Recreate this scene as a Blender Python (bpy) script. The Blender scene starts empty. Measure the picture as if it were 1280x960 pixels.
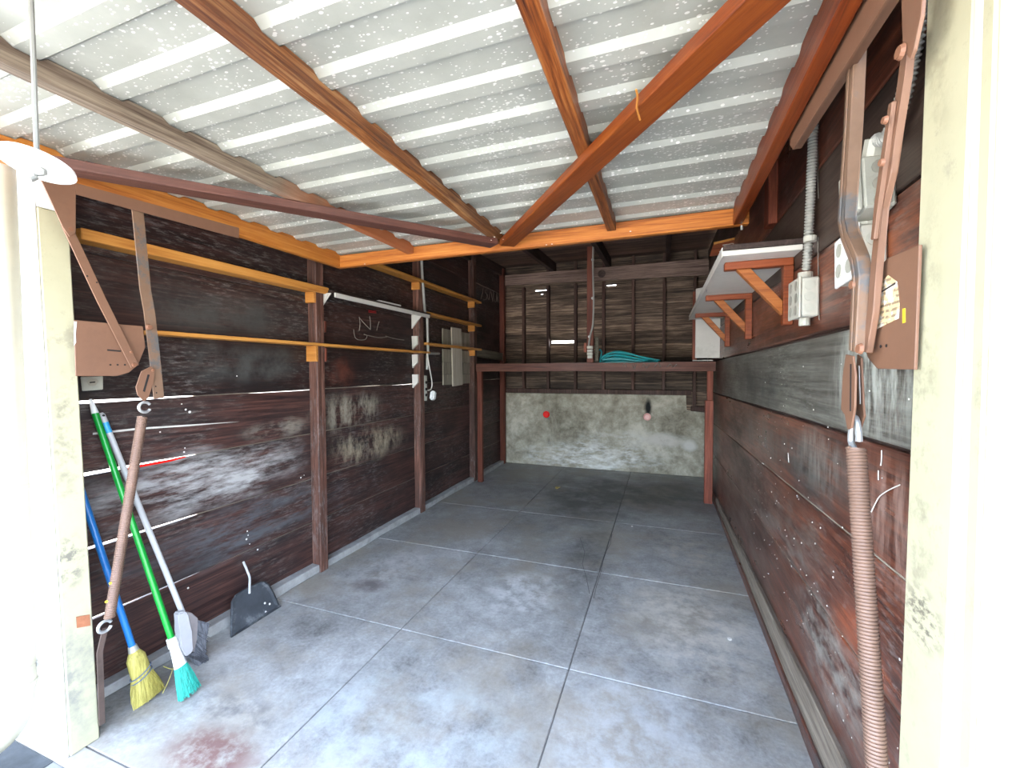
import bpy, bmesh, math, random
from mathutils import Vector, Matrix, noise as mn
random.seed(7)
D = bpy.data; SC = bpy.context.scene; COL = SC.collection

# ------------------------------------------------------------------ camera
F_PX, YAW, PITCH, ROLL, CAM_H = 525.056, 0.344985, 0.0323384, -0.00382282, 1.45
_fw = Vector((-math.sin(YAW)*math.cos(PITCH), math.cos(YAW)*math.cos(PITCH), -math.sin(PITCH)))
_rt = Vector((math.cos(YAW), math.sin(YAW), 0)); _up = _rt.cross(_fw)
_r2 = _rt*math.cos(ROLL) + _up*math.sin(ROLL); _u2 = _up*math.cos(ROLL) - _rt*math.sin(ROLL)
CAM = Vector((0, 0, CAM_H))
cd = D.cameras.new('camera'); cam = D.objects.new('camera', cd); COL.objects.link(cam)
cd.sensor_fit = 'HORIZONTAL'; cd.sensor_width = 36.0; cd.lens = F_PX/1280*36.0
cd.clip_start = 0.02; cd.clip_end = 300
m = Matrix((_r2, _u2, -_fw)).transposed().to_4x4(); m.translation = CAM
cam.matrix_world = m
SC.camera = cam

# ------------------------------------------------------------------ light
world = D.worlds.new('world'); SC.world = world; world.use_nodes = True
wn = world.node_tree; wn.nodes.clear()
sky = wn.nodes.new('ShaderNodeTexSky'); sky.sky_type = 'NISHITA'
sky.sun_disc = False; sky.sun_elevation = math.radians(58); sky.sun_rotation = math.radians(20)
sky.air_density = 1.0; sky.dust_density = 3.0; sky.ozone_density = 1.0
bg = wn.nodes.new('ShaderNodeBackground'); bg.inputs['Strength'].default_value = 0.42
wo = wn.nodes.new('ShaderNodeOutputWorld')
hsv = wn.nodes.new('ShaderNodeHueSaturation'); hsv.inputs['Saturation'].default_value = 0.75   # hazy, near-white sky
wn.links.new(sky.outputs[0], hsv.inputs['Color']); wn.links.new(hsv.outputs[0], bg.inputs[0]); wn.links.new(bg.outputs[0], wo.inputs[0])
sl = D.lights.new('sun', 'SUN'); sl.energy = 13.0; sl.angle = math.radians(0.6); sl.color = (1.0, 0.95, 0.86)
sun = D.objects.new('sun', sl); COL.objects.link(sun)
# the sun stands behind the garage: its front and the first steps of the drive are in shade
sd = Vector((-0.30, 0.62, 1.15)).normalized()
sun.rotation_euler = sd.to_track_quat('Z', 'Y').to_euler(); sun.location = (-4, 8, 12)
SC.view_settings.view_transform = 'Standard'; SC.view_settings.look = 'None'
SC.view_settings.gamma = 1.0; SC.view_settings.use_curve_mapping = False
SC.view_settings.exposure = 3.3
try:
    SC.cycles.diffuse_bounces = 8; SC.cycles.max_bounces = 14
except Exception:
    pass

# ------------------------------------------------------------------ pixel -> place helpers
def ray(px, py):
    return _r2*((px-640)/F_PX) - _u2*((py-480)/F_PX) + _fw
def onplane(px, py, p0, n):
    d = ray(px, py); n = Vector(n); t = (Vector(p0)-CAM).dot(n)/d.dot(n); return CAM + d*t
def PX(v, px, py): return onplane(px, py, (v, 0, 0), (1, 0, 0))
def PY(v, px, py): return onplane(px, py, (0, v, 0), (0, 1, 0))
def PZ(v, px, py): return onplane(px, py, (0, 0, v), (0, 0, 1))

# ------------------------------------------------------------------ materials
def lin(c):
    return tuple((x/12.92 if x <= .04045 else ((x+.055)/1.055)**2.4) for x in c)
def s8(r, g, b): return lin((r/255, g/255, b/255))
class NT:
    def __init__(s, name):
        s.m = D.materials.new(name); s.m.use_nodes = True; s.t = s.m.node_tree; s.t.nodes.clear()
        s.out = s.n('ShaderNodeOutputMaterial'); s.b = s.n('ShaderNodeBsdfPrincipled')
        s.l(s.b.outputs[0], s.out.inputs[0])
        s.pos = s.n('ShaderNodeNewGeometry').outputs['Position']
    def n(s, t, **k):
        x = s.t.nodes.new(t)
        for a, v in k.items(): setattr(x, a, v)
        return x
    def l(s, a, b): s.t.links.new(a, b)
    def vmath(s, op, a, b=None):
        x = s.n('ShaderNodeVectorMath', operation=op)
        for i, v in enumerate((a, b)):
            if v is None: continue
            if isinstance(v, (tuple, list, Vector)): x.inputs[i].default_value = tuple(v)
            else: s.l(v, x.inputs[i])
        return x.outputs['Value'] if op in ('LENGTH', 'DOT_PRODUCT') else x.outputs[0]
    def math(s, op, a, b=0.0, clamp=False):
        x = s.n('ShaderNodeMath', operation=op); x.use_clamp = clamp
        for i, v in enumerate((a, b)):
            if isinstance(v, (int, float)): x.inputs[i].default_value = v
            else: s.l(v, x.inputs[i])
        return x.outputs[0]
    def noise(s, vec, scale=1, detail=4, rough=.6, dist=0.0):
        x = s.n('ShaderNodeTexNoise'); x.inputs['Scale'].default_value = scale
        x.inputs['Detail'].default_value = detail; x.inputs['Roughness'].default_value = rough
        x.inputs['Distortion'].default_value = dist; s.l(vec, x.inputs['Vector']); return x.outputs['Fac']
    def ramp(s, fac, stops):
        x = s.n('ShaderNodeValToRGB'); e = x.color_ramp.elements
        while len(e) < len(stops): e.new(.5)
        for el, (p, c) in zip(e, stops):
            el.position = p; el.color = (c[0], c[1], c[2], 1) if isinstance(c, (tuple, list)) else (c, c, c, 1)
        s.l(fac, x.inputs[0]); return x.outputs[0]
    def rng(s, v, a, b, c=0., d=1.):
        x = s.n('ShaderNodeMapRange'); x.clamp = True
        for i, q in enumerate((a, b, c, d)): x.inputs[i+1].default_value = q
        s.l(v, x.inputs[0]); return x.outputs[0]
    def mix(s, fac, a, b, mode='MIX'):
        x = s.n('ShaderNodeMix', data_type='RGBA', blend_type=mode)
        for i, v in ((0, fac), (6, a), (7, b)):
            if isinstance(v, (int, float)): x.inputs[i].default_value = v
            elif isinstance(v, (tuple, list)): x.inputs[i].default_value = (v[0], v[1], v[2], 1)
            else: s.l(v, x.inputs[i])
        return x.outputs[2]
    def rand(s): return s.n('ShaderNodeObjectInfo').outputs['Random']
    def bump(s, h, strength=.3, dist=.01):
        x = s.n('ShaderNodeBump'); x.inputs['Strength'].default_value = strength; x.inputs['Distance'].default_value = dist
        s.l(h, x.inputs['Height']); s.l(x.outputs[0], s.b.inputs['Normal'])
    def done(s, col, rough=.6, metal=0., spec=.5):
        if isinstance(col, (tuple, list)): s.b.inputs['Base Color'].default_value = (*col[:3], 1)
        else: s.l(col, s.b.inputs['Base Color'])
        if isinstance(rough, (int, float)): s.b.inputs['Roughness'].default_value = rough
        else: s.l(rough, s.b.inputs['Roughness'])
        s.b.inputs['Metallic'].default_value = metal
        s.b.inputs['Specular IOR Level'].default_value = spec
        return s.m
    # a stain with a shape of its own: soft ellipsoid broken up by noise
    def stain(s, col, c, r, color, strength=.7, nscale=12., stretch=(1, 1, 1), lo=.42, hi=.62):
        d = s.vmath('LENGTH', s.vmath('DIVIDE', s.vmath('SUBTRACT', s.pos, c), r))
        w = s.noise(s.vmath('MULTIPLY', s.pos, (3, 3, 3)), 1, 3)
        d = s.math('ADD', d, s.math('MULTIPLY', s.math('SUBTRACT', w, .5), .9))
        msk = s.rng(d, 1.0, .45)
        nz = s.rng(s.noise(s.vmath('MULTIPLY', s.pos, stretch), nscale, 6, .7), lo, hi)
        return s.mix(s.math('MULTIPLY', s.math('MULTIPLY', msk, nz), strength), col, color)

AX = {'x': (1.3, 40, 40), 'y': (40, 1.3, 40), 'z': (40, 40, 1.3)}
def wood(name, dark, mid, light, axis='y', rough=.6, contrast=1.0, stains=(), blot=.5, blotcol=None, rot=None, spec=.4, vary=.35, bump=.25, knots=False, wear=0., wearcol=(.30, .285, .265)):
    t = NT(name)
    p = t.pos
    if rot is not None:
        r = t.n('ShaderNodeVectorRotate', rotation_type='Z_AXIS'); r.inputs['Angle'].default_value = rot
        t.l(p, r.inputs['Vector']); p = r.outputs[0]
    off = t.math('MULTIPLY', t.rand(), 37.0)
    cx = t.n('ShaderNodeCombineXYZ')
    for i in range(3): t.l(off, cx.inputs[i])
    p2 = t.vmath('ADD', p, cx.outputs[0])
    pv = t.vmath('MULTIPLY', p2, AX[axis])
    g = t.noise(pv, 1, 7, .68, 1.0)
    fine = t.noise(t.vmath('MULTIPLY', pv, (3.5, 3.5, 3.5)), 1, 4, .7)
    gg = t.math('ADD', t.math('MULTIPLY', g, .66), t.math('MULTIPLY', fine, .34))
    k = .14/contrast
    col = t.ramp(gg, [(.5-k, dark), (.5, mid), (.5+k, light)])
    b = t.noise(t.vmath('MULTIPLY', p2, tuple(.07*a+1.2 for a in AX[axis])), 1, 5, .62)
    col = t.mix(t.math('MULTIPLY', t.rng(b, .42, .68), blot), col, blotcol or dark)
    if knots:
        v = t.n('ShaderNodeTexVoronoi', feature='F1'); v.inputs['Scale'].default_value = 1.0
        t.l(t.vmath('MULTIPLY', p2, tuple(2.2 if a < 2 else 9 for a in AX[axis])), v.inputs['Vector'])
        col = t.mix(t.rng(v.outputs['Distance'], .16, .08, 0, .8), col, dark)
    hs = t.n('ShaderNodeHueSaturation'); t.l(col, hs.inputs['Color'])
    t.l(t.rng(t.rand(), 0, 1, 1-vary, 1+vary), hs.inputs['Value']); col = hs.outputs[0]
    if wear:
        gr_ = t.noise(t.vmath('MULTIPLY', p2, tuple(14 if a < 2 else 70 for a in AX[axis])), 1, 6, .75)
        big = t.noise(t.vmath('ADD', p2, (5, 5, 5)), 1.7, 4, .6)
        col = t.mix(t.math('MULTIPLY', t.math('MULTIPLY', t.rng(gr_, .50, .66), t.rng(big, .42, .62)), wear), col, wearcol)
    for s in stains: col = t.stain(col, **s)
    t.bump(gg, bump, .006)
    return t.done(col, t.rng(b, .3, .7, rough-.12, rough+.12), 0, spec)

def plain(name, c, rough=.5, metal=0., var=.12, nscale=18., spec=.5, dirt=None, dirtamt=.4):
    t = NT(name); n = t.noise(t.pos, nscale, 5, .65)
    lo = tuple(x*(1-var) for x in c); hi = tuple(min(1, x*(1+var)) for x in c)
    col = t.ramp(n, [(.3, lo), (.7, hi)])
    if dirt is not None:
        n2 = t.noise(t.pos, nscale*.5, 7, .75)
        col = t.mix(t.rng(n2, .52, .62, 0, dirtamt), col, dirt)
    t.bump(n, .08, .003)
    return t.done(col, rough, metal, spec)

GREY = (.30, .29, .27); WHITE = (.62, .60, .56)
M = {}
M['wall_wood'] = wood('wall_wood', (0.0076, 0.0048, 0.0048), (0.0433, 0.0192, 0.0156), (0.0956, 0.0432, 0.0336), 'y', .55, 1.0, blot=.85, blotcol=(.013, .011, .011), vary=.45, wear=.42, stains=[
    dict(c=(-2.37, 1.62, .85), r=(.3, .70, .20), color=(.44, .43, .42), strength=.9, nscale=7, stretch=(1, .6, 3), lo=.40, hi=.62),
    dict(c=(-2.37, 2.05, 1.07), r=(.3, .30, .08), color=(.30, .27, .22), strength=.6, nscale=9, stretch=(1, .6, 2)),
    dict(c=(-2.37, 1.9, .5), r=(.3, .9, .19), color=(.085, .092, .10), strength=.9, nscale=6, stretch=(1, .6, 3)),
    dict(c=(-2.37, 1.75, 1.78), r=(.3, .55, .16), color=(.06, .06, .055), strength=.85, nscale=5, stretch=(1, 1, 1), lo=.3, hi=.6),
    dict(c=(-2.37, 1.85, 1.50), r=(.3, .50, .15), color=(.06, .06, .055), strength=.85, nscale=5, stretch=(1, 1, 1), lo=.35, hi=.6),
    dict(c=(-2.37, 2.75, 1.12), r=(.3, .45, .18), color=(.30, .27, .21), strength=.85, nscale=7, stretch=(1, 1.6, .8)),
    dict(c=(-2.37, 2.95, .82), r=(.3, .55, .18), color=(.32, .27, .19), strength=.85, nscale=7, stretch=(1, 1.6, .8)),
    dict(c=(-2.37, 2.65, 1.42), r=(.3, .22, .14), color=(.12, .035, .022), strength=.8, nscale=5),
    dict(c=(-2.37, 4.3, 1.15), r=(.3, .45, .16), color=(.07, .06, .05), strength=.6, nscale=7)])
M['post_wood'] = wood('post_wood', (.03, .016, .012), (.105, .044, .030), (.24, .12, .085), 'z', .6, 1.1, blot=.5, blotcol=(.035, .022, .018), wear=.5)
M['red_post'] = wood('red_post', (0.0770, 0.0180, 0.0096), (0.1760, 0.0405, 0.0200), (0.2860, 0.0810, 0.0400), 'z', .6, 1.0, blot=.35)
M['right_wood'] = wood('right_wood', (0.0319, 0.0102, 0.0065), (0.1366, 0.0387, 0.0195), (0.2846, 0.0855, 0.0390), 'y', .36, 1.1, blot=.8, blotcol=(.022, .013, .011), spec=.5, vary=.3, wear=.40, stains=[
    dict(c=(.56, 2.4, 1.05), r=(.3, 1.3, .16), color=(.085, .085, .075), strength=.8, nscale=5, stretch=(1, 1.4, .7), lo=.38),
    dict(c=(.56, 1.75, .45), r=(.3, .45, .20), color=(.30, .27, .23), strength=.75, nscale=14, stretch=(1, .6, 1)),
    dict(c=(.56, 2.6, .62), r=(.3, .9, .10), color=(.20, .18, .155), strength=.6, nscale=10, stretch=(1, .5, 2)),
    dict(c=(.56, 1.5, .12), r=(.3, .9, .16), color=(.06, .062, .06), strength=.8, nscale=8),
    dict(c=(.56, 1.3, 1.05), r=(.3, .35, .20), color=(.32, .20, .16), strength=.7, nscale=9, stretch=(1, 2.5, .5)),
    dict(c=(.56, 1.9, 1.10), r=(.3, .35, .14), color=(.24, .22, .19), strength=.6, nscale=9, stretch=(1, 2.5, .5)),
    dict(c=(.56, 2.2, .75), r=(.3, .7, .14), color=(.16, .12, .095), strength=.7, nscale=9, stretch=(1, .6, 2)),
    dict(c=(.56, 3.6, .35), r=(.3, 1.6, .45), color=(.13, .095, .075), strength=.75, nscale=5, stretch=(1, .5, 3), lo=.35, hi=.6),
    dict(c=(.56, 1.35, 1.75), r=(.3, .5, .16), color=(.34, .10, .035), strength=.7, nscale=6, stretch=(1, .6, 3)),
    dict(c=(.56, 1.55, .62), r=(.3, .25, .12), color=(.36, .085, .03), strength=.7, nscale=6, stretch=(1, .4, 3))])
M['right_grey'] = wood('right_grey', (0.0725, 0.0653, 0.0536), (0.1668, 0.1595, 0.1348), (0.2900, 0.2828, 0.2392), 'y', .40, 1.0, blot=.45, blotcol=(.055, .03, .022), wear=.5, wearcol=(.40, .40, .35), stains=[
    dict(c=(.56, 1.45, 1.45), r=(.3, .40, .22), color=(.42, .43, .38), strength=.85, nscale=9, stretch=(1, 3, .6), lo=.40, hi=.6),
    dict(c=(.56, 1.2, 1.33), r=(.3, .28, .10), color=(.07, .035, .028), strength=.8, nscale=8, stretch=(1, 3, .5)),
    dict(c=(.56, 3.0, 1.35), r=(.3, .7, .16), color=(.045, .05, .05), strength=.7, nscale=6, stretch=(1, 2, .6)),
    dict(c=(.56, 4.8, 1.38), r=(.3, .45, .25), color=(.07, .028, .018), strength=.9, nscale=4, lo=.25, hi=.5)])
M['right_pale'] = wood('right_pale', (.06, .045, .033), (.17, .135, .10), (.27, .225, .175), 'y', .65, 1.0, blot=.35, wear=.5, wearcol=(.42, .38, .33))
M['right_brown'] = wood('right_brown', (.03, .018, .013), (.075, .048, .036), (.13, .085, .065), 'y', .5, 1.0, blot=.4)
M['siding'] = wood('siding', (0.0310, 0.0172, 0.0121), (0.1466, 0.0949, 0.0621), (0.3795, 0.2674, 0.1811), 'x', .7, 1.25, blot=.75, blotcol=(.014, .010, .010), vary=.5)
M['roof_board'] = wood('roof_board', (0.0450, 0.0270, 0.0225), (0.1688, 0.1035, 0.0765), (0.3600, 0.2475, 0.1913), 'x', .7, 1.1, blot=.6, vary=.4)
M['rafter'] = wood('rafter', (0.0150, 0.0090, 0.0075), (0.0420, 0.0225, 0.0180), (0.0900, 0.0525, 0.0375), 'y', .7, 1.0)
M['plate'] = wood('plate', (0.0607, 0.0365, 0.0284), (0.2025, 0.1337, 0.1053), (0.3645, 0.2531, 0.2025), 'x', .7, 1.0, blot=.5)
M['stud'] = wood('stud', (0.0300, 0.0150, 0.0120), (0.0900, 0.0450, 0.0330), (0.1650, 0.0930, 0.0720), 'z', .7, 1.0)
M['loft_wood'] = wood('loft_wood', (0.0633, 0.0209, 0.0119), (0.1552, 0.0494, 0.0289), (0.2760, 0.1045, 0.0638), 'x', .55, 1.0, blot=.45)
M['rail_wood'] = wood('rail_wood', (0.1530, 0.0348, 0.0042), (0.3616, 0.1123, 0.0171), (0.5147, 0.2022, 0.0410), 'x', .5, .9, blot=.2, knots=True, vary=.05)
M['stile_wood'] = wood('stile_wood', (0.1722, 0.0421, 0.0047), (0.3709, 0.1264, 0.0178), (0.4769, 0.2022, 0.0396), 'y', .5, .9, blot=.2, knots=True, vary=.05)
M['stile_red'] = wood('stile_red', (0.0627, 0.0084, 0.0014), (0.1523, 0.0276, 0.0036), (0.2240, 0.0536, 0.0078), 'y', .45, .9, blot=.3, vary=.05)
M['brace_orange'] = wood('brace_orange', (0.0605, 0.0105, 0.0013), (0.1556, 0.0322, 0.0034), (0.2247, 0.0605, 0.0073), 'x', .42, .9, blot=.25, rot=math.radians(49), vary=.05)
M['brace_dark'] = wood('brace_dark', (0.0372, 0.0136, 0.0099), (0.0806, 0.0310, 0.0223), (0.1302, 0.0558, 0.0403), 'x', .5, .9, blot=.25, rot=math.radians(-49), vary=.05)
M['batten_grey'] = wood('batten_grey', (0.0558, 0.0341, 0.0217), (0.1550, 0.1178, 0.0837), (0.2604, 0.2108, 0.1550), 'y', .65, 1.1, blot=.6, blotcol=(.06, .035, .022), vary=.05, knots=True, stains=[
    dict(c=(-1.5, 2.05, 2.2), r=(.5, .75, .5), color=(.34, .10, .03), strength=.9, nscale=3, lo=.2, hi=.45)])
M['batten_brown'] = wood('batten_brown', (0.0391, 0.0102, 0.0030), (0.1786, 0.0628, 0.0167), (0.3236, 0.1674, 0.0670), 'y', .55, 1.4, blot=.8, blotcol=(.05, .014, .006), vary=.05)
M['batten_dark'] = wood('batten_dark', (0.0279, 0.0056, 0.0022), (0.1674, 0.0442, 0.0082), (0.2790, 0.1023, 0.0260), 'y', .5, 1.4, blot=.75, blotcol=(.035, .010, .005), vary=.05)
M['yellow_wood'] = wood('yellow_wood', (0.3326, 0.1178, 0.0214), (0.5069, 0.2231, 0.0447), (0.6019, 0.3038, 0.0778), 'y', .55, .8, blot=.12, vary=.08, knots=True)
M['cleat_wood'] = wood('cleat_wood', (0.3168, 0.1054, 0.0175), (0.4910, 0.2045, 0.0389), (0.5861, 0.2852, 0.0700), 'x', .55, .8, blot=.1, vary=.08)
M['grey_wood'] = wood('grey_wood', (.11, .095, .07), (.25, .225, .175), (.38, .35, .285), 'z', .75, 1.0, blot=.3)
M['grey_timber'] = wood('grey_timber', (.05, .042, .03), (.12, .105, .078), (.20, .18, .14), 'y', .75, 1.0, blot=.3)
M['pale_plank'] = wood('pale_plank', (.30, .26, .20), (.43, .385, .31), (.53, .485, .40), 'z', .7, .8, blot=.15)
M['bracket_wood'] = wood('bracket_wood', (0.0997, 0.0179, 0.0045), (0.2137, 0.0459, 0.0124), (0.2992, 0.0797, 0.0225), 'x', .5, .9, blot=.3, vary=.1)
M['bracket_diag'] = wood('bracket_diag', (0.1568, 0.0382, 0.0067), (0.3277, 0.0956, 0.0180), (0.4275, 0.1594, 0.0394), 'x', .5, .9, blot=.3, vary=.1)
M['seam_dust'] = wood('seam_dust', (.10, .085, .062), (.24, .205, .155), (.34, .30, .235), 'y', .8, 1.0, blot=.5, blotcol=(.04, .03, .025))
M['dark_board'] = wood('dark_board', (.02, .012, .010), (.055, .034, .028), (.10, .065, .055), 'y', .6, 1.0)
def make_cream():
    t = NT('cream_paint'); n = t.noise(t.pos, 9, 5, .65)
    col = t.ramp(n, [(.3, (.38, .355, .235)), (.7, (.42, .395, .265))])
    n2 = t.noise(t.pos, 6, 8, .78)
    col = t.mix(t.rng(n2, .55, .63, 0, .5), col, (.22, .20, .15))
    for k in [dict(c=(.42, .91, 1.02), r=(.2, .08, .07), color=(.13, .115, .085), strength=.9, nscale=30, stretch=(1, 1, 2), lo=.46, hi=.56),
              dict(c=(.42, .93, 1.30), r=(.2, .05, .5), color=(.20, .18, .12), strength=.6, nscale=20, lo=.48),
              dict(c=(.42, .90, .62), r=(.2, .05, .05), color=(.14, .12, .09), strength=.8, nscale=24, lo=.48),
              dict(c=(.42, .93, 2.0), r=(.2, .06, .25), color=(.22, .20, .13), strength=.6, nscale=16, lo=.46),
              dict(c=(-2.1, .92, .30), r=(.2, .08, .35), color=(.20, .20, .19), strength=.7, nscale=12, lo=.42),
              dict(c=(-2.12, .91, .72), r=(.2, .06, .12), color=(.14, .13, .11), strength=.85, nscale=26, lo=.48, hi=.58),
              dict(c=(-2.13, .92, 1.2), r=(.2, .05, .3), color=(.20, .18, .13), strength=.7, nscale=18, lo=.48)]:
        col = t.stain(col, **k)
    t.bump(n2, .12, .004)
    return t.done(col, .5)
M['cream'] = make_cream()
M['white_trim'] = plain('white_trim', (.74, .73, .68), .5, 0, .04, 9)
M['stucco'] = plain('stucco', (.80, .79, .75), .8, 0, .05, 60)
M['white_paint'] = plain('white_paint', (.62, .60, .55), .5, 0, .06, 7, dirt=(.40, .38, .33), dirtamt=.4)
M['white_plastic'] = plain('white_plastic', (.80, .80, .78), .35, 0, .03)
M['pipe_white'] = plain('pipe_white', (.34, .315, .24), .4, 0, .04)
M['brown_metal'] = plain('brown_metal', (.165, .082, .048), .5, .0, .08, 14, dirt=(.11, .055, .034), dirtamt=.35)
M['worn_metal'] = plain('worn_metal', (.17, .10, .062), .5, .0, .15, 16, dirt=(.085, .085, .085), dirtamt=.95)
M['spring_metal'] = plain('spring_metal', (.18, .108, .076), .5, .1, .15, 10)
M['dark_hole'] = plain('dark_hole', (.012, .009, .008), .8)
M['rusty_strap'] = plain('rusty_strap', (.07, .045, .035), .7, 0, .3, 20)
M['rust_bolt'] = plain('rust_bolt', (.20, .088, .048), .55, .1)
M['steel'] = plain('steel', (.42, .42, .41), .4, .6)
M['conduit_grey'] = plain('conduit_grey', (.34, .34, .31), .5, .25, .1)
M['box_grey'] = plain('box_grey', (.44, .44, .38), .5, .1, .1, 16, dirt=(.27, .26, .21), dirtamt=.4)
M['box_white'] = plain('box_white', (.46, .45, .39), .5, .0, .08, 16, dirt=(.36, .28, .2), dirtamt=.4)
M['knock'] = plain('knockout_metal', (.33, .32, .27), .45, .3)
M['teal_hose'] = plain('teal_hose', (.035, .42, .46), .35)
M['green'] = plain('green_plastic', (.006, .26, .032), .28, 0, .05)
M['blue'] = plain('blue_plastic', (.015, .15, .44), .3, 0, .05)
M['skyblue'] = plain('sky_blue_band', (.04, .36, .70), .4)
M['handle_white'] = plain('handle_white', (.52, .52, .52), .35, 0, .06)
M['head_panel'] = plain('head_panel', (.24, .21, .205), .5, 0, .08)
M['head_grey'] = plain('head_grey', (.46, .45, .46), .45, 0, .06)
M['ferrule'] = plain('ferrule', (.40, .38, .32), .4, .3)
def bristle(name, a, b, sc):
    t = NT(name); n = t.noise(t.vmath('MULTIPLY', t.pos, (sc, sc, sc*.06)), 1, 4, .7)
    t.bump(n, .5, .01); return t.done(t.ramp(n, [(.35, a), (.65, b)]), .65)
M['teal_bristle'] = bristle('teal_bristle', (.010, .23, .175), (.022, .40, .31), 90)
M['straw'] = bristle('straw', (.26, .215, .04), (.50, .43, .11), 110)
M['grey_bristle'] = bristle('grey_bristle', (.06, .062, .07), (.17, .175, .195), 120)
M['wire'] = plain('binding_wire', (.10, .13, .17), .5)
M['black_plastic'] = plain('black_plastic', (.045, .050, .057), .6, 0, .3, 9, dirt=(.17, .18, .185), dirtamt=.75)
M['red_reflector'] = plain('red_reflector', (.85, .015, .012), .25, 0, .02)
M['pink_reflector'] = plain('pink_reflector', (.80, .42, .38), .3, 0, .03)
M['string'] = plain('string_white', (.62, .60, .55), .8)
M['chalk'] = plain('chalk', (.17, .15, .13), .9)
M['chalk_dim'] = plain('chalk_dim', (.13, .10, .085), .9)
M['red_mark'] = plain('red_crayon', (.30, .015, .015), .8)
M['brick_patch'] = plain('bare_wood_patch', (.32, .12, .055), .7, 0, .2, 40)
M['yellow_mark'] = plain('yellow_mark', (.85, .55, .02), .6)
M['leaf'] = plain('dry_leaf', (.55, .40, .12), .6)
M['white_bit'] = plain('white_bit', (.75, .73, .68), .6)
M['cord'] = plain('grey_cord', (.16, .16, .145), .7)

def make_label():
    t = NT('printed_label')
    w = t.n('ShaderNodeTexWave', bands_direction='Z'); w.inputs['Scale'].default_value = 26; w.inputs['Distortion'].default_value = 1.5
    t.l(t.pos, w.inputs['Vector'])
    n = t.noise(t.vmath('MULTIPLY', t.pos, (60, 60, 60)), 1, 3)
    ink = t.math('MULTIPLY', t.rng(w.outputs['Fac'], .55, .7), t.rng(n, .4, .5))
    col = t.mix(t.math('MULTIPLY', ink, .75), (.62, .44, .24), (.10, .07, .045))
    tear = t.rng(t.noise(t.pos, 22, 5, .7), .50, .55)
    return t.done(t.mix(t.math('MULTIPLY', tear, .9), col, (.66, .64, .58)), .6)
M['label'] = make_label()

def make_sheet():
    t = NT('galvanised_sheet')
    p = t.vmath('MULTIPLY', t.pos, (1, 1, 1))
    n = t.noise(p, 6, 5, .6)
    col = t.ramp(n, [(.3, (.315, .325, .285)), (.7, (.41, .42, .375))])
    w = t.noise(p, 3.0, 3, .6)
    dens = t.rng(w, .35, .65, .14, .32)
    for sc, off in ((120, 0), (66, 4.3)):
        v = t.n('ShaderNodeTexVoronoi', feature='F1'); v.inputs['Scale'].default_value = 1
        t.l(t.vmath('MULTIPLY', t.vmath('ADD', p, (off, off, 0)), (sc*.62, sc, sc*.2)), v.inputs['Vector'])
        sep = t.n('ShaderNodeSeparateColor'); t.l(v.outputs['Color'], sep.inputs[0])
        on = t.rng(sep.outputs[0], .45, .65)
        spot = t.math('MULTIPLY', t.math('LESS_THAN', v.outputs['Distance'], dens), on)
        col = t.mix(t.math('MULTIPLY', spot, .85), col, (.72, .72, .68))
    t.bump(n, .05, .01)
    return t.done(col, .42, .25, .6)
M['sheet'] = make_sheet()

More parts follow.
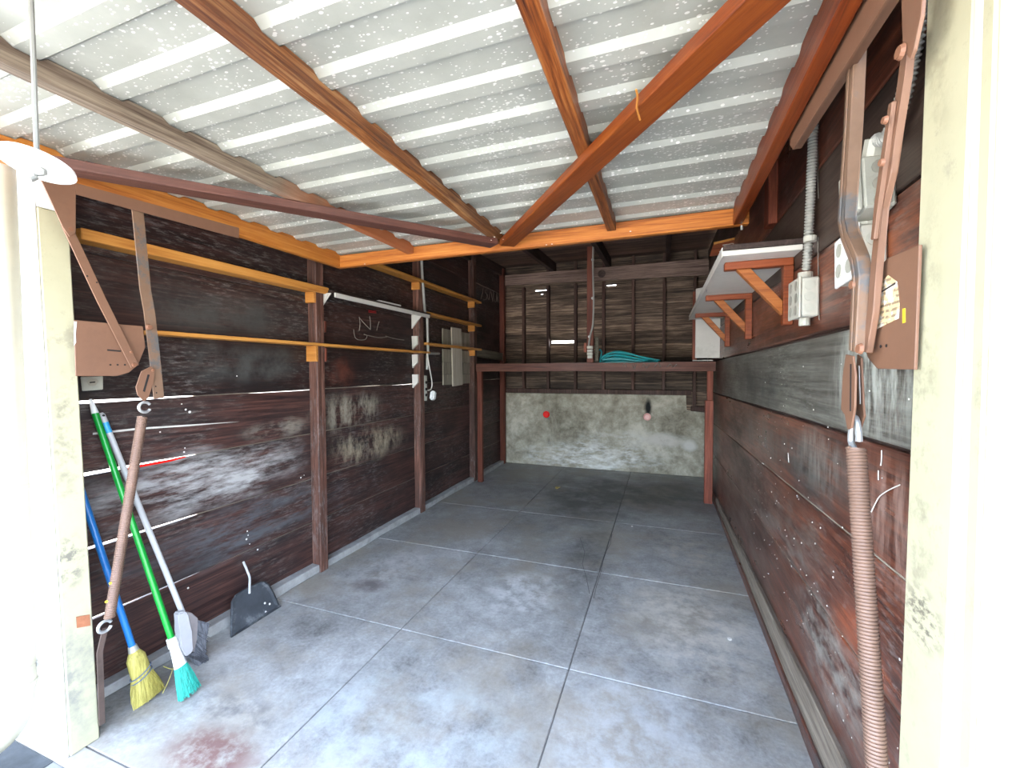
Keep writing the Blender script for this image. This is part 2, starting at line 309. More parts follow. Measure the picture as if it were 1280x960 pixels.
def make_concrete():
    t = NT('floor_concrete')
    a = t.noise(t.pos, 1.1, 8, .66, .4); b = t.noise(t.pos, 7, 9, .75, .5); c = t.noise(t.pos, 55, 4, .7)
    f = t.math('ADD', t.math('MULTIPLY', a, .42), t.math('ADD', t.math('MULTIPLY', b, .38), t.math('MULTIPLY', c, .20)))
    col = t.ramp(f, [(.39, (.145, .140, .130)), (.46, (.255, .250, .236)), (.53, (.345, .342, .325)), (.62, (.49, .49, .47))])
    tan = t.noise(t.vmath('ADD', t.pos, (9, 3, 0)), 1.6, 6, .65)
    col = t.mix(t.rng(tan, .47, .62, 0, .6), col, (.31, .265, .20))
    hs = t.n('ShaderNodeHueSaturation'); t.l(col, hs.inputs['Color']); t.l(t.rng(t.rand(), 0, 1, .92, 1.08), hs.inputs['Value']); col = hs.outputs[0]
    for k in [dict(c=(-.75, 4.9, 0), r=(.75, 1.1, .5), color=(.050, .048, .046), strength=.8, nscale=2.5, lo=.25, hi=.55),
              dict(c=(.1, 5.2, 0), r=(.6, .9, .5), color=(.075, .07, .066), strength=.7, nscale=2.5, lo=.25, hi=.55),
              dict(c=(-.55, 3.2, 0), r=(.22, .9, .3), color=(.085, .08, .075), strength=.7, nscale=7, lo=.35),
              dict(c=(-1.57, 1.07, 0), r=(.26, .14, .3), color=(.17, .085, .072), strength=.9, nscale=14, lo=.36, hi=.56),
              dict(c=(-.1, 1.7, 0), r=(.35, .5, .3), color=(.50, .52, .53), strength=.55, nscale=9),
              dict(c=(.15, 2.55, 0), r=(.4, .6, .3), color=(.62, .58, .50), strength=.8, nscale=8),
              dict(c=(-.85, 2.55, 0), r=(.3, .35, .3), color=(.62, .62, .60), strength=.8, nscale=9),
              dict(c=(-1.0, 1.4, 0), r=(.7, .45, .3), color=(.46, .50, .49), strength=.5, nscale=5),
              dict(c=(-1.9, 2.5, 0), r=(.35, .5, .3), color=(.55, .54, .52), strength=.6, nscale=9),
              dict(c=(-1.85, 2.3, 0), r=(.16, .10, .3), color=(.15, .13, .125), strength=.9, nscale=6, lo=.3, hi=.5),
              dict(c=(.2, 3.6, 0), r=(.3, .5, .3), color=(.52, .47, .38), strength=.6, nscale=9),
              dict(c=(-1.7, 1.25, 0), r=(.35, .10, .3), color=(.10, .10, .105), strength=.6, nscale=11)]:
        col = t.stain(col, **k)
    # hairline cracks
    v = t.n('ShaderNodeTexVoronoi', feature='DISTANCE_TO_EDGE'); v.inputs['Scale'].default_value = .55
    wv = t.n('ShaderNodeTexNoise'); wv.inputs['Scale'].default_value = 3; wv.inputs['Detail'].default_value = 6; t.l(t.pos, wv.inputs['Vector'])
    t.l(t.vmath('ADD', t.pos, t.vmath('MULTIPLY', wv.outputs['Color'], (.35, .35, 0))), v.inputs['Vector'])
    t.bump(f, .12, .01)
    return t.done(col, t.rng(b, .3, .7, .42, .7), 0, .4)
M['concrete'] = make_concrete()
M['painted_shade'] = plain('painted_shade', (.045, .05, .054), .85, 0, .35, 14)  # drive concrete with its shade put into a darker colour
M['joint'] = plain('joint_fill', (.17, .165, .155), .8, 0, .2, 20)
M['drive'] = plain('drive_concrete', (.20, .198, .19), .85, 0, .1, 3)
def make_foundation():
    t = NT('foundation_concrete')
    a = t.noise(t.pos, 1.6, 8, .68, .5); b = t.noise(t.pos, 9, 8, .72, .3)
    f = t.math('ADD', t.math('MULTIPLY', a, .55), t.math('MULTIPLY', b, .45))
    col = t.ramp(f, [(.38, (.17, .15, .11)), (.5, (.36, .325, .25)), (.62, (.58, .54, .44))])
    for k in [dict(c=(-1.0, 6.1, .18), r=(1.1, .5, .30), color=(.75, .74, .70), strength=.95, nscale=7, stretch=(.7, 1, 2.2)),
              dict(c=(-.35, 6.1, .5), r=(1.0, .5, .10), color=(.60, .58, .52), strength=.75, nscale=6, stretch=(.7, 1, 2)),
              dict(c=(.0, 6.1, .48), r=(.28, .5, .12), color=(.58, .54, .48), strength=.9, nscale=4, lo=.25, hi=.5),
              dict(c=(.35, 6.1, .42), r=(.12, .5, .10), color=(.60, .58, .53), strength=.95, nscale=4, lo=.2, hi=.4),
              dict(c=(-1.6, 6.1, .45), r=(.25, .5, .5), color=(.46, .42, .33), strength=.6, nscale=6, stretch=(2, 1, .5)),
              dict(c=(-.19, 6.1, .93), r=(.055, .5, .15), color=(.02, .02, .02), strength=1., nscale=3, lo=.1, hi=.3)]:
        col = t.stain(col, **k)
    t.bump(f, .35, .015)
    return t.done(col, .85, 0, .2)
M['foundation'] = make_foundation()
M['curb'] = plain('curb_concrete', (.34, .335, .32), .85, 0, .25, 12)

# ------------------------------------------------------------------ mesh helpers
ORG = {}
def link(name, me, mat, parent=None):
    me.materials.clear(); me.materials.append(M[mat] if isinstance(mat, str) else mat)
    o = D.objects.new(name, me); COL.objects.link(o)
    if parent is not None: o.parent = parent
    return o
def obj(name, bm, mat, parent=None, smooth=False, bev=0.0, seg=1):
    if bev: bmesh.ops.bevel(bm, geom=list(bm.edges), offset=bev, segments=seg, affect='EDGES', clamp_overlap=True)
    bmesh.ops.recalc_face_normals(bm, faces=list(bm.faces))
    if parent is not None and parent.name in ORG:
        bmesh.ops.translate(bm, verts=list(bm.verts), vec=-ORG[parent.name])
        org = None
    elif parent is None:
        # origin at the base centre of the shape
        xs = [v.co for v in bm.verts]
        org = Vector(((min(v.x for v in xs)+max(v.x for v in xs))/2, (min(v.y for v in xs)+max(v.y for v in xs))/2, min(v.z for v in xs)))
        bmesh.ops.translate(bm, verts=list(bm.verts), vec=-org)
    else: org = None
    me = D.meshes.new(name); bm.to_mesh(me); bm.free()
    if smooth:
        for p in me.polygons: p.use_smooth = True
        try: me.set_sharp_from_angle(angle=math.radians(40))
        except Exception: pass
    o = link(name, me, mat, parent)
    if org is not None: o.location = org; ORG[o.name] = org
    elif parent is not None: ORG[o.name] = ORG.get(parent.name, Vector())
    return o
def tag(o, label, cat, group=None):
    o['label'] = label; o['category'] = cat
    if group: o['group'] = group
    return o
def thing(name, label, cat, loc, group=None):
    o = D.objects.new(name, None); COL.objects.link(o); o.empty_display_size = .1
    o.location = loc; ORG[o.name] = Vector(loc); return tag(o, label, cat, group)
def struct(name, loc=(0, 0, 0)):
    o = D.objects.new(name, None); COL.objects.link(o); o.location = loc; ORG[o.name] = Vector(loc); o['kind'] = 'structure'; return o
def B(*boxes):
    bm = bmesh.new()
    for (x0, x1, y0, y1, z0, z1) in boxes:
        mt = Matrix.Translation(((x0+x1)/2, (y0+y1)/2, (z0+z1)/2)) @ Matrix.Diagonal((abs(x1-x0), abs(y1-y0), abs(z1-z0), 1))
        bmesh.ops.create_cube(bm, size=1, matrix=mt)
    return bm
def bar(p0, p1, side, w, t, bm=None):
    """box from p0 to p1; w across 'side', t across the third axis; p0,p1 on the centre line"""
    bm = bm or bmesh.new(); p0 = Vector(p0); p1 = Vector(p1); a = (p1-p0); L = a.length; a.normalize()
    s = Vector(side); s = (s-a*s.dot(a)).normalized(); u = a.cross(s)
    mt = Matrix((a*L, s*w, u*t)).transposed().to_4x4(); mt.translation = (p0+p1)/2
    bmesh.ops.create_cube(bm, size=1, matrix=mt); return bm
def prism(pts, ext, bm=None):
    bm = bm or bmesh.new(); ext = Vector(ext)
    a = [bm.verts.new(Vector(p)) for p in pts]; b = [bm.verts.new(Vector(p)+ext) for p in pts]
    n = len(pts); bm.faces.new(a); bm.faces.new(b[::-1])
    for i in range(n): bm.faces.new((a[i], b[i], b[(i+1) % n], a[(i+1) % n]))
    return bm
def smoothpath(pts, n=6):
    pts = [Vector(p) for p in pts]; out = []
    for i in range(len(pts)-1):
        p0 = pts[max(i-1, 0)]; p1 = pts[i]; p2 = pts[i+1]; p3 = pts[min(i+2, len(pts)-1)]
        for k in range(n):
            t = k/n
            out.append(.5*((2*p1)+(p2-p0)*t+(2*p0-5*p1+4*p2-p3)*t*t+(3*p1-p0-3*p2+p3)*t**3))
    out.append(pts[-1]); return out
def tube(pts, r, n=10, bm=None, radii=None, closed=False):
    bm = bm or bmesh.new(); pts = [Vector(p) for p in pts]; rings = []; N = len(pts); prev = None
    for i, p in enumerate(pts):
        if closed: d = pts[(i+1) % N]-pts[i-1]
        else: d = pts[min(i+1, N-1)]-pts[max(i-1, 0)]
        if d.length < 1e-9: d = Vector((0, 0, 1))
        d.normalize()
        if prev is None:
            s = d.cross(Vector((0, 0, 1)))
            if s.length < .05: s = d.cross(Vector((1, 0, 0)))
        else: s = prev-d*prev.dot(d)
        s.normalize(); prev = s; u = d.cross(s); rr = radii[i] if radii else r
        rings.append([bm.verts.new(p+(s*math.cos(2*math.pi*k/n)+u*math.sin(2*math.pi*k/n))*rr) for k in range(n)])
    for i in range(N if closed else N-1):
        A = rings[i]; C = rings[(i+1) % N]
        for k in range(n): bm.faces.new((A[k], A[(k+1) % n], C[(k+1) % n], C[k]))
    if not closed: bm.faces.new(rings[0][::-1]); bm.faces.new(rings[-1])
    return bm
def loft(cs, avs, bvs, n=18, bm=None):
    bm = bm or bmesh.new(); rings = []
    for c, a, b in zip(cs, avs, bvs):
        rings.append([bm.verts.new(Vector(c)+Vector(a)*math.cos(2*math.pi*k/n)+Vector(b)*math.sin(2*math.pi*k/n)) for k in range(n)])
    for A, C in zip(rings, rings[1:]):
        for k in range(n): bm.faces.new((A[k], A[(k+1) % n], C[(k+1) % n], C[k]))
    bm.faces.new(rings[0][::-1]); bm.faces.new(rings[-1]); return bm
def disc(c, nrm, r, t, n=16, bm=None, r2=None):
    nrm = Vector(nrm).normalized(); c = Vector(c)
    return tube([c, c+nrm*t], r, n, bm, radii=[r, r2 if r2 else r])
def plank_y(x0, x1, y0, y1, zlo, zhi, st=14, wob=.003, seed=0):
    """board along Y between two edge lines zlo(y), zhi(y), with wavering edges"""
    bm = bmesh.new(); rings = []
    for i in range(st+1):
        y = y0+(y1-y0)*i/st
        a = zlo(y)+wob*mn.noise((y*2.1, seed*3.7, 1.3)); b = zhi(y)+wob*mn.noise((y*2.1, seed*3.7, 8.3))
        dx = .003*mn.noise((y*1.3, seed*5.1, 4.4))
        e = .004*(1 if x1 > x0 else -1)
        # chamfer on the room side
        rings.append([bm.verts.new(q) for q in ((x0, y, a), (x1+dx-e, y, a), (x1+dx, y, a+.005), (x1+dx, y, b-.005), (x1+dx-e, y, b), (x0, y, b))])
    for A, C in zip(rings, rings[1:]):
        for k in range(6): bm.faces.new((A[k], A[(k+1) % 6], C[(k+1) % 6], C[k]))
    bm.faces.new(rings[0][::-1]); bm.faces.new(rings[-1]); return bm
def plank_x(x0, x1, y0, y1, zlo, zhi, xs=None, wob=.003, seed=0):
    bm = bmesh.new(); rings = []; xs = xs or [x0+(x1-x0)*i/14 for i in range(15)]
    for x in xs:
        a = zlo(x)+wob*mn.noise((x*2.1, seed*3.7, 1.3)); b = zhi(x)+wob*mn.noise((x*2.1, seed*3.7, 8.3))
        d = .004*mn.noise((x*1.3, seed*5.1, 4.4))
        rings.append([bm.verts.new(q) for q in ((x, y0+d, a), (x, y1, a), (x, y1, b), (x, y0+d, b))])
    for A, C in zip(rings, rings[1:]):
        for k in range(4): bm.faces.new((A[k], A[(k+1) % 4], C[(k+1) % 4], C[k]))
    bm.faces.new(rings[0][::-1]); bm.faces.new(rings[-1]); return bm
def coil(p0, p1, R, r, turns, n=8, seg=14):
    p0 = Vector(p0); p1 = Vector(p1); a = (p1-p0).normalized(); s = a.cross(Vector((0, 1, 0))).normalized(); u = a.cross(s)
    N = int(turns*seg)
    return tube([p0+(p1-p0)*(i/N)+(s*math.cos(2*math.pi*i/seg)+u*math.sin(2*math.pi*i/seg))*R for i in range(N+1)], r, n)
def ribbed(pts, r, pitch, depth, n=12):
    """flexible conduit: tube whose radius ripples"""
    P = smoothpath(pts, 8); L = sum((P[i+1]-P[i]).length for i in range(len(P)-1)); N = max(4, int(L/pitch)*4)
    cum = [0]
    for i in range(len(P)-1): cum.append(cum[-1]+(P[i+1]-P[i]).length)
    out = []; rad = []; j = 0
    for k in range(N+1):
        s = L*k/N
        while j < len(P)-2 and cum[j+1] < s: j += 1
        f = (s-cum[j])/max(1e-9, cum[j+1]-cum[j]); out.append(P[j].lerp(P[j+1], f)); rad.append(r-depth*(k % 4 in (0, 3)))
    return tube(out, r, n, radii=rad)

# ------------------------------------------------------------------ dimensions
WL, WR, WB = -2.38, .56, 6.15          # inner faces of the boarded walls
YF0, YF1 = .87, .97                    # front wall
JL, JR = -2.09, .43                    # jamb faces of the door opening
def roofz(y): return 2.913 + (y-6.15)*.037     # underside of rafters

# ------------------------------------------------------------------ ground and floor
gr = struct('floor_drive', (0, -8, -.03))
obj('drive_slab', B((-40, 40, -40, YF0-.02, -.18, -.004)), 'drive', gr)
obj('painted_shade_patch', B((-4.2, -2.13, .28, YF0-.021, -.10, -.001)), 'painted_shade', gr)  # shade by the left jamb, laid on the drive as a dark patch
obj('side_ground', B((-40, -2.5, YF0-.02, 40, -.18, -.006), (.72, 40, YF0-.02, 40, -.18, -.006), (-2.5, .72, 6.45, 40, -.18, -.006)), 'drive', gr)
fl = struct('floor', (-.9, 3.5, 0))
obj('joint_base', B((-2.44, .66, YF0-.02, 6.44, -.15, -.006)), 'joint', fl)
XB = [-2.44, -1.376, -.419, .66]; YB = [.85, .93, 1.965, 3.0, 4.05, 5.10, 6.16]
for j in range(len(YB)-1):
    for i in range(3):
        g = .003
        obj('slab', B((XB[i]+g, XB[i+1]-g, YB[j]+g, YB[j+1]-g, -.10, 0)), 'concrete', fl, bev=.0025)
# hairline cracks: thin dark grooves either side of the centre joint
ck = bmesh.new()
for pts in ([(725, 672), (731, 690), (728, 705), (733, 722), (737, 742)], [(765, 668), (763, 680), (757, 690), (754, 700), (752, 712), (745, 735), (742, 748)]):
    q = [PZ(.0006, *p) for p in pts]; tube(q, .002, 5, ck)
for v in ck.verts: v.co.z = .0002+(v.co.z-.0006)*.2
M['crack'] = plain('crack', (.10, .095, .09), .9)
obj('crack', ck, 'crack', fl)

# ------------------------------------------------------------------ left wall
wl = struct('wall_left', (WL, 3.5, 0))
ZL = [.045, .352, .672, 1.0, 1.318, 1.645, 1.976, 2.31, 2.63, 3.02]
# daylight shows through where boards have shrunk near the door
OPEN = {1: .006, 2: .007, 3: .008, 4: .007}
for k in range(len(ZL)-1):
    a, b = ZL[k], ZL[k+1]
    def lo(y, a=a, k=k): return a + .0025 + (OPEN.get(k, 0)*.5*max(0, min(1, (1.55-y)/.4)))
    def hi(y, b=b, k=k): return (roofz(y)+.14 if k == len(ZL)-2 else b) - .0025 - (OPEN.get(k+1, 0)*.5*max(0, min(1, (1.55-y)/.4)))
    obj('plank', plank_y(WL-.022, WL, YF1+.002, WB+.12, lo, hi, 26, .003, k), 'wall_wood', wl)
# dusty battens close the joints from outside, further in
for k in range(1, len(ZL)-1):
    obj('joint_cover', B((WL-.034, WL-.007, 1.56 if k in OPEN else YF1+.01, WB+.11, ZL[k]-.0022, ZL[k]+.0022)), 'seam_dust' if ZL[k] < 1.4 else 'dark_board', wl)
obj('painted_daylight_sliver', prism([PX(WL+.001, *p) for p in ((116, 541), (175, 534.5), (232, 531), (300, 527), (232, 533), (175, 537), (116, 543.5))], (.0008, 0, 0)), 'string', wl)  # white colour stands in for daylight through a crack in the board
for y0, y1, mat in ((.975, 1.01, 'post_wood'), (2.33, 2.405, 'post_wood'), (3.665, 3.745, 'post_wood'), (4.955, 5.04, 'post_wood'), (6.05, 6.12, 'red_post')):
    obj('post', B((WL+.002, -2.30, y0, y1, 0, roofz(y0)+.1)), mat, wl, bev=.005)
obj('curb', plank_y(-2.44, -2.315, 1.02, 6.14, lambda y: 0, lambda y: .055, 20, .012, 40), 'curb', wl)
# white-painted saw-cut cleats on the second post, small pinkish ones on the first
for (t, b_) in ((420, 437), (443, 460), (468, 485)):
    z1 = PY(3.66, 524, t).z; z0 = PY(3.66, 524, b_).z
    pts = [(-2.385+.005, 3.664, z1), (-2.315, 3.664, z1), (-2.315, 3.664, z0+.055), (-2.375, 3.664, z0)]
    obj('cleat', prism(pts, (0, -.02, 0)), 'white_paint', wl)
for t, b_ in ((401, 415), (435, 452)):
    z1 = PY(2.41, 408, t).z; z0 = PY(2.41, 408, b_).z
    obj('cleat', B((WL+.003, -2.30, 2.406, 2.425, z0, z1)), 'red_post', wl, bev=.003)
# chalk scribbles
def strokes(lines, plane, r, mat, parent, name):
    for L in lines: obj(name, tube(smoothpath([plane(*p) for p in L], 4), r, 4), mat, parent)
pl = lambda x, y: PX(WL+.003, x, y)
strokes([[(449, 413), (450, 405), (449, 396)], [(449, 397), (456, 405), (463, 412)], [(463, 412), (463, 403), (462, 395)],
         [(474, 402), (472, 408), (471, 413)], [(442, 412), (444, 422), (450, 425), (457, 424), (459, 419)]], pl, .0035, 'chalk', wl, 'chalk_writing')
strokes([[(455, 418), (463, 420), (474, 422), (484, 421)], [(482, 420), (492, 423), (505, 425)]], pl, .004, 'chalk', wl, 'chalk_writing')
strokes([[(461, 388), (466, 389), (470, 389)], [(461, 390), (470, 391)]], pl, .005, 'red_mark', wl, 'crayon_mark')
strokes([[(601, 374), (603, 366), (604, 360)], [(609, 362), (606, 364), (609, 369), (608, 374), (604, 374)], [(611, 375), (613, 364), (616, 377)], [(617, 364), (617, 374), (620, 377), (621, 366)],
         [(622, 378), (621, 366), (624, 370), (622, 373), (625, 380)]], pl, .006, 'chalk_dim', wl, 'chalk_writing')
# paint and plaster flecks
fk = bmesh.new()
for (x, y) in ((309, 664), (310, 669), (308, 674), (312, 680), (322, 687), (230, 565), (231, 560), (376, 597), (380, 594), (235, 735), (474, 475), (296, 470), (232, 512), (237, 515), (227, 505), (200, 540)):
    p = PX(WL+.001, x, y); disc(p, (1, 0, 0), random.uniform(.003, .008), .0015, 6, fk)
obj('paint_fleck', fk, 'white_bit', wl)['kind'] = 'stuff'
obj('red_sliver', prism([PX(WL+.001, *p) for p in ((160, 583.5), (213, 574), (231, 570), (232, 571.5), (213, 577), (160, 587))], (.0015, 0, 0)), 'red_reflector', wl)

# ------------------------------------------------------------------ right wall
wr = struct('wall_right', (WR, 3.5, 0))
EDG = [lambda y: .004, lambda y: .618-.028*y, lambda y: .963-.0253*y, lambda y: 1.268-.016*y, lambda y: 1.598-.009*y,
       lambda y: 1.90, lambda y: 2.225, lambda y: 2.56, lambda y: roofz(y)+.14]
GAPR = {3: .008, 4: .008}
mats = ['right_wood', 'right_wood', 'right_wood', 'right_grey', 'right_wood', 'right_brown', 'right_wood', 'right_brown']
for k in range(len(EDG)-1):
    gl = .0025+GAPR.get(k, 0)/2; gh = .0025+GAPR.get(k+1, 0)/2
    obj('plank', plank_y(WR+.022, WR, YF1+.002, WB+.12, lambda y, k=k, g=gl: EDG[k](y)+g, lambda y, k=k, g=gh: EDG[k+1](y)-g, 26, .003, 20+k), mats[k], wr)
for k in range(1, len(EDG)-1):
    if k in (1, 2): 
        obj('joint_cover', plank_y(WR+.034, WR+.006, YF1+.01, WB+.11, lambda y, k=k: EDG[k](y)-.0022, lambda y, k=k: EDG[k](y)+.0022, 14, .0, 60+k), 'seam_dust', wr)
    else:
        obj('joint_cover', plank_y(WR+.034, WR+.0225, YF1+.01, WB+.11, lambda y, k=k: EDG[k](y)-.02, lambda y, k=k: EDG[k](y)+.02, 14, .001, 60+k), 'dark_board', wr)
obj('sill_board', plank_y(WR-.001, .538, YF1+.03, 4.9, lambda y: .035, lambda y: .275-.038*y, 18, .008, 31), 'right_pale', wr)
obj('sill_strip', plank_y(WR-.001, .528, YF1+.03, 6.1, lambda y: 0.0, lambda y: .07-.006*y, 18, .008, 32), 'right_wood', wr)
obj('stud_end', B((WR-.045, WR-.001, 2.56, 2.66, 2.215, 2.75)), 'red_post', wr, bev=.004)
strokes([[(1022, 152), (1022, 200), (1023, 248)], [(1022.5, 296), (1023, 345), (1024, 400)]], lambda x, y: PX(WR-.002, x, y), .0018, 'chalk', wr, 'chalk_line')
strokes([[(1125, 606), (1112, 612), (1100, 620), (1094, 630), (1089, 640)]], lambda x, y: PX(WR-.004, x, y), .0016, 'string', wr, 'string_end')
strokes([[(1102, 563), (1102, 575), (1101, 582)], [(1098, 588), (1098, 600)], [(985, 566), (986, 578)]], lambda x, y: PX(WR-.002, x, y), .0016, 'string', wr, 'paint_run')
fk = bmesh.new()
for i in range(150):
    y = random.uniform(1.15, 3.2); z = random.choice((random.uniform(.25, .9), random.uniform(.3, 1.5)))
    disc((WR-.0005, y, z), (-1, 0, 0), random.uniform(.001, .0036), .0015, 5, fk)
obj('paint_fleck', fk, 'white_bit', wr)['kind'] = 'stuff'

# ------------------------------------------------------------------ back wall
wb = struct('wall_back', (-.9, WB, 0))
obj('foundation_wall', prism([(WL, WB, 0), (WR, WB, 0), (WR, WB, .88), (.40, WB, .88), (.30, WB, .90), (.30, WB, 1.105), (WL, WB, 1.10)], (0, .25, 0)), 'foundation', wb, bev=.008)
obj('sill_plate', B((WL, .36, WB-.03, WB+.07, 1.106, 1.17)), 'stud', wb, bev=.004)
obj('sill_plate', B((.36, WR, WB-.02, WB+.07, .89, .955)), 'stud', wb, bev=.004)
HOLES = [(-1.856, -1.643, 2.655, .042), (-.775, -.645, 2.664, .030), (-1.595, -1.255, 1.876, .038), (-1.765, -1.73, 2.61, .012)]
z = .866; k = 0; P_ = .094
while z < 3.06:
    z2 = z+P_
    xs = sorted(set([WL-.05+i*(WR-WL+.10)/16 for i in range(17)] + [v for h in HOLES for v in (h[0]-.004, h[0], h[1], h[1]+.004)]))
    def lo(x, z=z):
        v = z+.002
        for h in HOLES:
            if h[0] <= x <= h[1] and z <= h[2] < z2: v = h[2]+h[3]*.5
        return v
    def hi(x, z=z, z2=z2): return z2+.010
    bm = plank_x(WL, WR, WB+.072+(k % 2)*.002, WB+.094, lo, hi, xs, .0015, 80+k)
    # lapped siding: each course leans out at its foot
    for v in bm.verts:
        f = (v.co.z-z)/P_; v.co.y += .012*(1-f)
    obj('siding_board', bm, 'siding', wb)
    for h in HOLES:
        if z <= h[2] < z2:   # the sound strip below the hole
            obj('siding_board', B((h[0]-.01, h[1]+.01, WB+.080, WB+.098, z, h[2]-h[3]*.5)), 'siding', wb)
    z = z2; k += 1
for x in (-2.02, -1.633, -1.218, -.81, -.40, .01, .40):
    obj('stud', B((x-.02, x+.02, WB-.012, WB+.07, 1.17 if x < .35 else .955, 2.72)), 'stud', wb, bev=.003)
    if x > -2: obj('stud', B((x-.02, x+.02, WB+.0, WB+.07, 2.905, 3.05)), 'stud', wb, bev=.003)
obj('top_plate', plank_x(WL, WR, WB-.045, WB+.0, lambda x: 2.765-.022*(x-WL), lambda x: 2.912-.003*(x-WL), None, .01, 99), 'plate', wb)
obj('knot', disc((-.83, WB-.046, 2.82), (0, -1, 0), .055, .004, 16), 'dark_board', wb)

# ------------------------------------------------------------------ roof
rf = struct('ceiling', (-.9, 3.5, 2.9))
for x in (-2.36, -1.55, -.74, .05):
    obj('rafter', prism([(x-.03, YF0, roofz(YF0)), (x-.03, WB+.07, roofz(WB+.07)), (x-.03, WB+.07, roofz(WB+.07)+.14), (x-.03, YF0, roofz(YF0)+.14)], (.06, 0, 0)), 'rafter', rf, bev=.004)
y = YF0-.25; k = 0
while y < WB+.3:
    w = .165+.02*math.sin(k*2.3)
    a = roofz(y)+.143; b_ = roofz(y+w)+.143
    obj('roof_board', prism([(-2.55, y+.002, a), (.74, y+.002, a), (.74, y+w-.002, b_), (-2.55, y+w-.002, b_)], (0, 0, .02)), 'roof_board', rf)
    y += w; k += 1
obj('roof_skin', prism([(-2.6, YF0-.3, roofz(YF0-.3)+.166), (.8, YF0-.3, roofz(YF0-.3)+.166), (.8, WB+.35, roofz(WB+.35)+.166), (-2.6, WB+.35, roofz(WB+.35)+.166)], (0, 0, .02)), 'dark_board', rf)

# ------------------------------------------------------------------ front wall and jambs
wf = struct('wall_front', (-.9, YF0, 0))
obj('stucco_panel', B((-6.0, -2.30, YF0+.005, YF1-.01, 0, 3.1)), 'stucco', wf)
obj('stucco_panel', B((.60, 4.5, YF0+.005, YF1-.01, 0, 3.1)), 'stucco', wf)
obj('header', B((-2.30, .60, YF0+.01, YF1-.01, 2.34, 3.1)), 'stucco', wf)
t1 = struct('trim_1', (JL, YF0, 0))
lj = lambda z: JL+.012*(2.0-z)/2.0          # the jamb leans a touch
obj('jamb_post', prism([(JL-.08, YF0+.012, 0), (JL, YF0+.012, 0), (JL-.080, YF0+.012, 2.06), (JL-.16, YF0+.012, 2.06)], (0, YF1-YF0-.012, 0)), 'cream', t1, bev=.004)
obj('casing', prism([(JL-.21, YF0, 0), (JL-.006, YF0, 0), (JL-.090, YF0, 2.3), (JL-.222, YF0, 2.3)], (0, .0115, 0)), 'white_trim', t1, bev=.003)
obj('jamb_head', B((JL-.18, JL-.075, YF0+.012, YF1, 2.061, 2.30)), 'white_trim', t1, bev=.003)
obj('bare_patch', prism([onplane(*p, (JL+.001, 0, 0), (1, 0, .0388)) for p in ((95, 771), (112, 768), (113, 782), (96, 785))], (.0012, 0, 0)), 'brick_patch', t1)
t2 = struct('trim_2', (JR, YF0, 0))
obj('jamb_post', prism([(JR-.013, .845, 0), (.60, .845, 0), (.60, .845, 2.34), (JR+.007, .845, 2.34)], (0, YF1-.845, 0)), 'cream', t2, bev=.004)
obj('door_stop', B((JR+.005, .60, .822, .8445, 0, 2.34)), 'white_trim', t2, bev=.003)
obj('casing', B((JR+.002, .60, .795, .8215, 0, 2.34)), 'cream', t2, bev=.003)
obj('outer_casing', B((JR+.006, .68, .755, .7945, 0, 2.34)), 'white_trim', t2, bev=.003)

# ------------------------------------------------------------------ the raised door
door = struct('door_1', (-.85, 1.2, 2.15))
DX0, DX1, DY0, DY1 = -2.10, .355, .12, 2.345
RIB0, RP = .62, .1712
def sheetz(y):
    u = ((y-RIB0)/RP) % 1.0
    # bright step faces the street; then the raised flat, then the drop back to the pan
    if u < .08: f = u/.08
    elif u < .60: f = 1
    elif u < .72: f = 1-(u-.60)/.12
    else: f = 0
    return 2.237+.0135*f
ys = [DY0]
k0 = math.floor((DY0-RIB0)/RP)
for k in range(k0, k0+20):
    for u in (0, .08, .60, .72):
        y = RIB0+(k+u)*RP
        if DY0 < y < DY1+.02: ys.append(y)
ys.append(DY1+.02); ys.sort()
bm = bmesh.new(); NX = 16; grid = []
for y in ys:
    row = []
    for i in range(NX+1):
        x = DX0-.005+(DX1-DX0+.01)*i/NX
        row.append(bm.verts.new((x, y, sheetz(y)+.0025*mn.noise((x*2, y*3, 0)))))
    grid.append(row)
for a, b_ in zip(grid, grid[1:]):
    for i in range(NX): bm.faces.new((a[i], a[i+1], b_[i+1], b_[i]))
g = bmesh.ops.extrude_face_region(bm, geom=list(bm.faces))
bmesh.ops.translate(bm, verts=[v for v in g['geom'] if isinstance(v, bmesh.types.BMVert)], vec=(0, 0, .0012))
obj('corrugated_sheet', bm, 'sheet', door)
def member(x, w, y0, y1, zb, mat, name, skew=0.0):
    """timber along Y whose top edge is sawn to the corrugation"""
    bm = bmesh.new(); rings = []
    yy = [y0]+[y for y in ys if y0+.003 < y < y1-.003]+[y1]
    for y in yy:
        xo = skew*(y-y0)/(y1-y0); zt = sheetz(y)-.003; d = .0025*mn.noise((x*3, y*5, 2.2))
        rings.append([bm.verts.new(q) for q in ((x+xo-w/2+.003, y, zb+d), (x+xo+w/2-.003, y, zb+d), (x+xo+w/2, y, zb+d+.003), (x+xo+w/2, y, zt), (x+xo-w/2, y, zt), (x+xo-w/2, y, zb+d+.003))])
    for A, C in zip(rings, rings[1:]):
        for k in range(6): bm.faces.new((A[k], A[(k+1) % 6], C[(k+1) % 6], C[k]))
    bm.faces.new(rings[0][::-1]); bm.faces.new(rings[-1]); return obj(name, bm, mat, door)
member(DX0+.02, .04, DY0, DY1-.042, 2.152, 'stile_wood', 'stile')
member(DX1-.02, .04, DY0, DY1-.042, 2.152, 'stile_red', 'stile')
member(-1.505, .045, DY0+.04, DY1-.042, 2.188, 'batten_grey', 'batten')
member(-.90, .045, DY0+.04, DY1-.042, 2.188, 'batten_brown', 'batten')
member(-.262, .045, DY0+.04, DY1-.042, 2.188, 'batten_dark', 'batten')
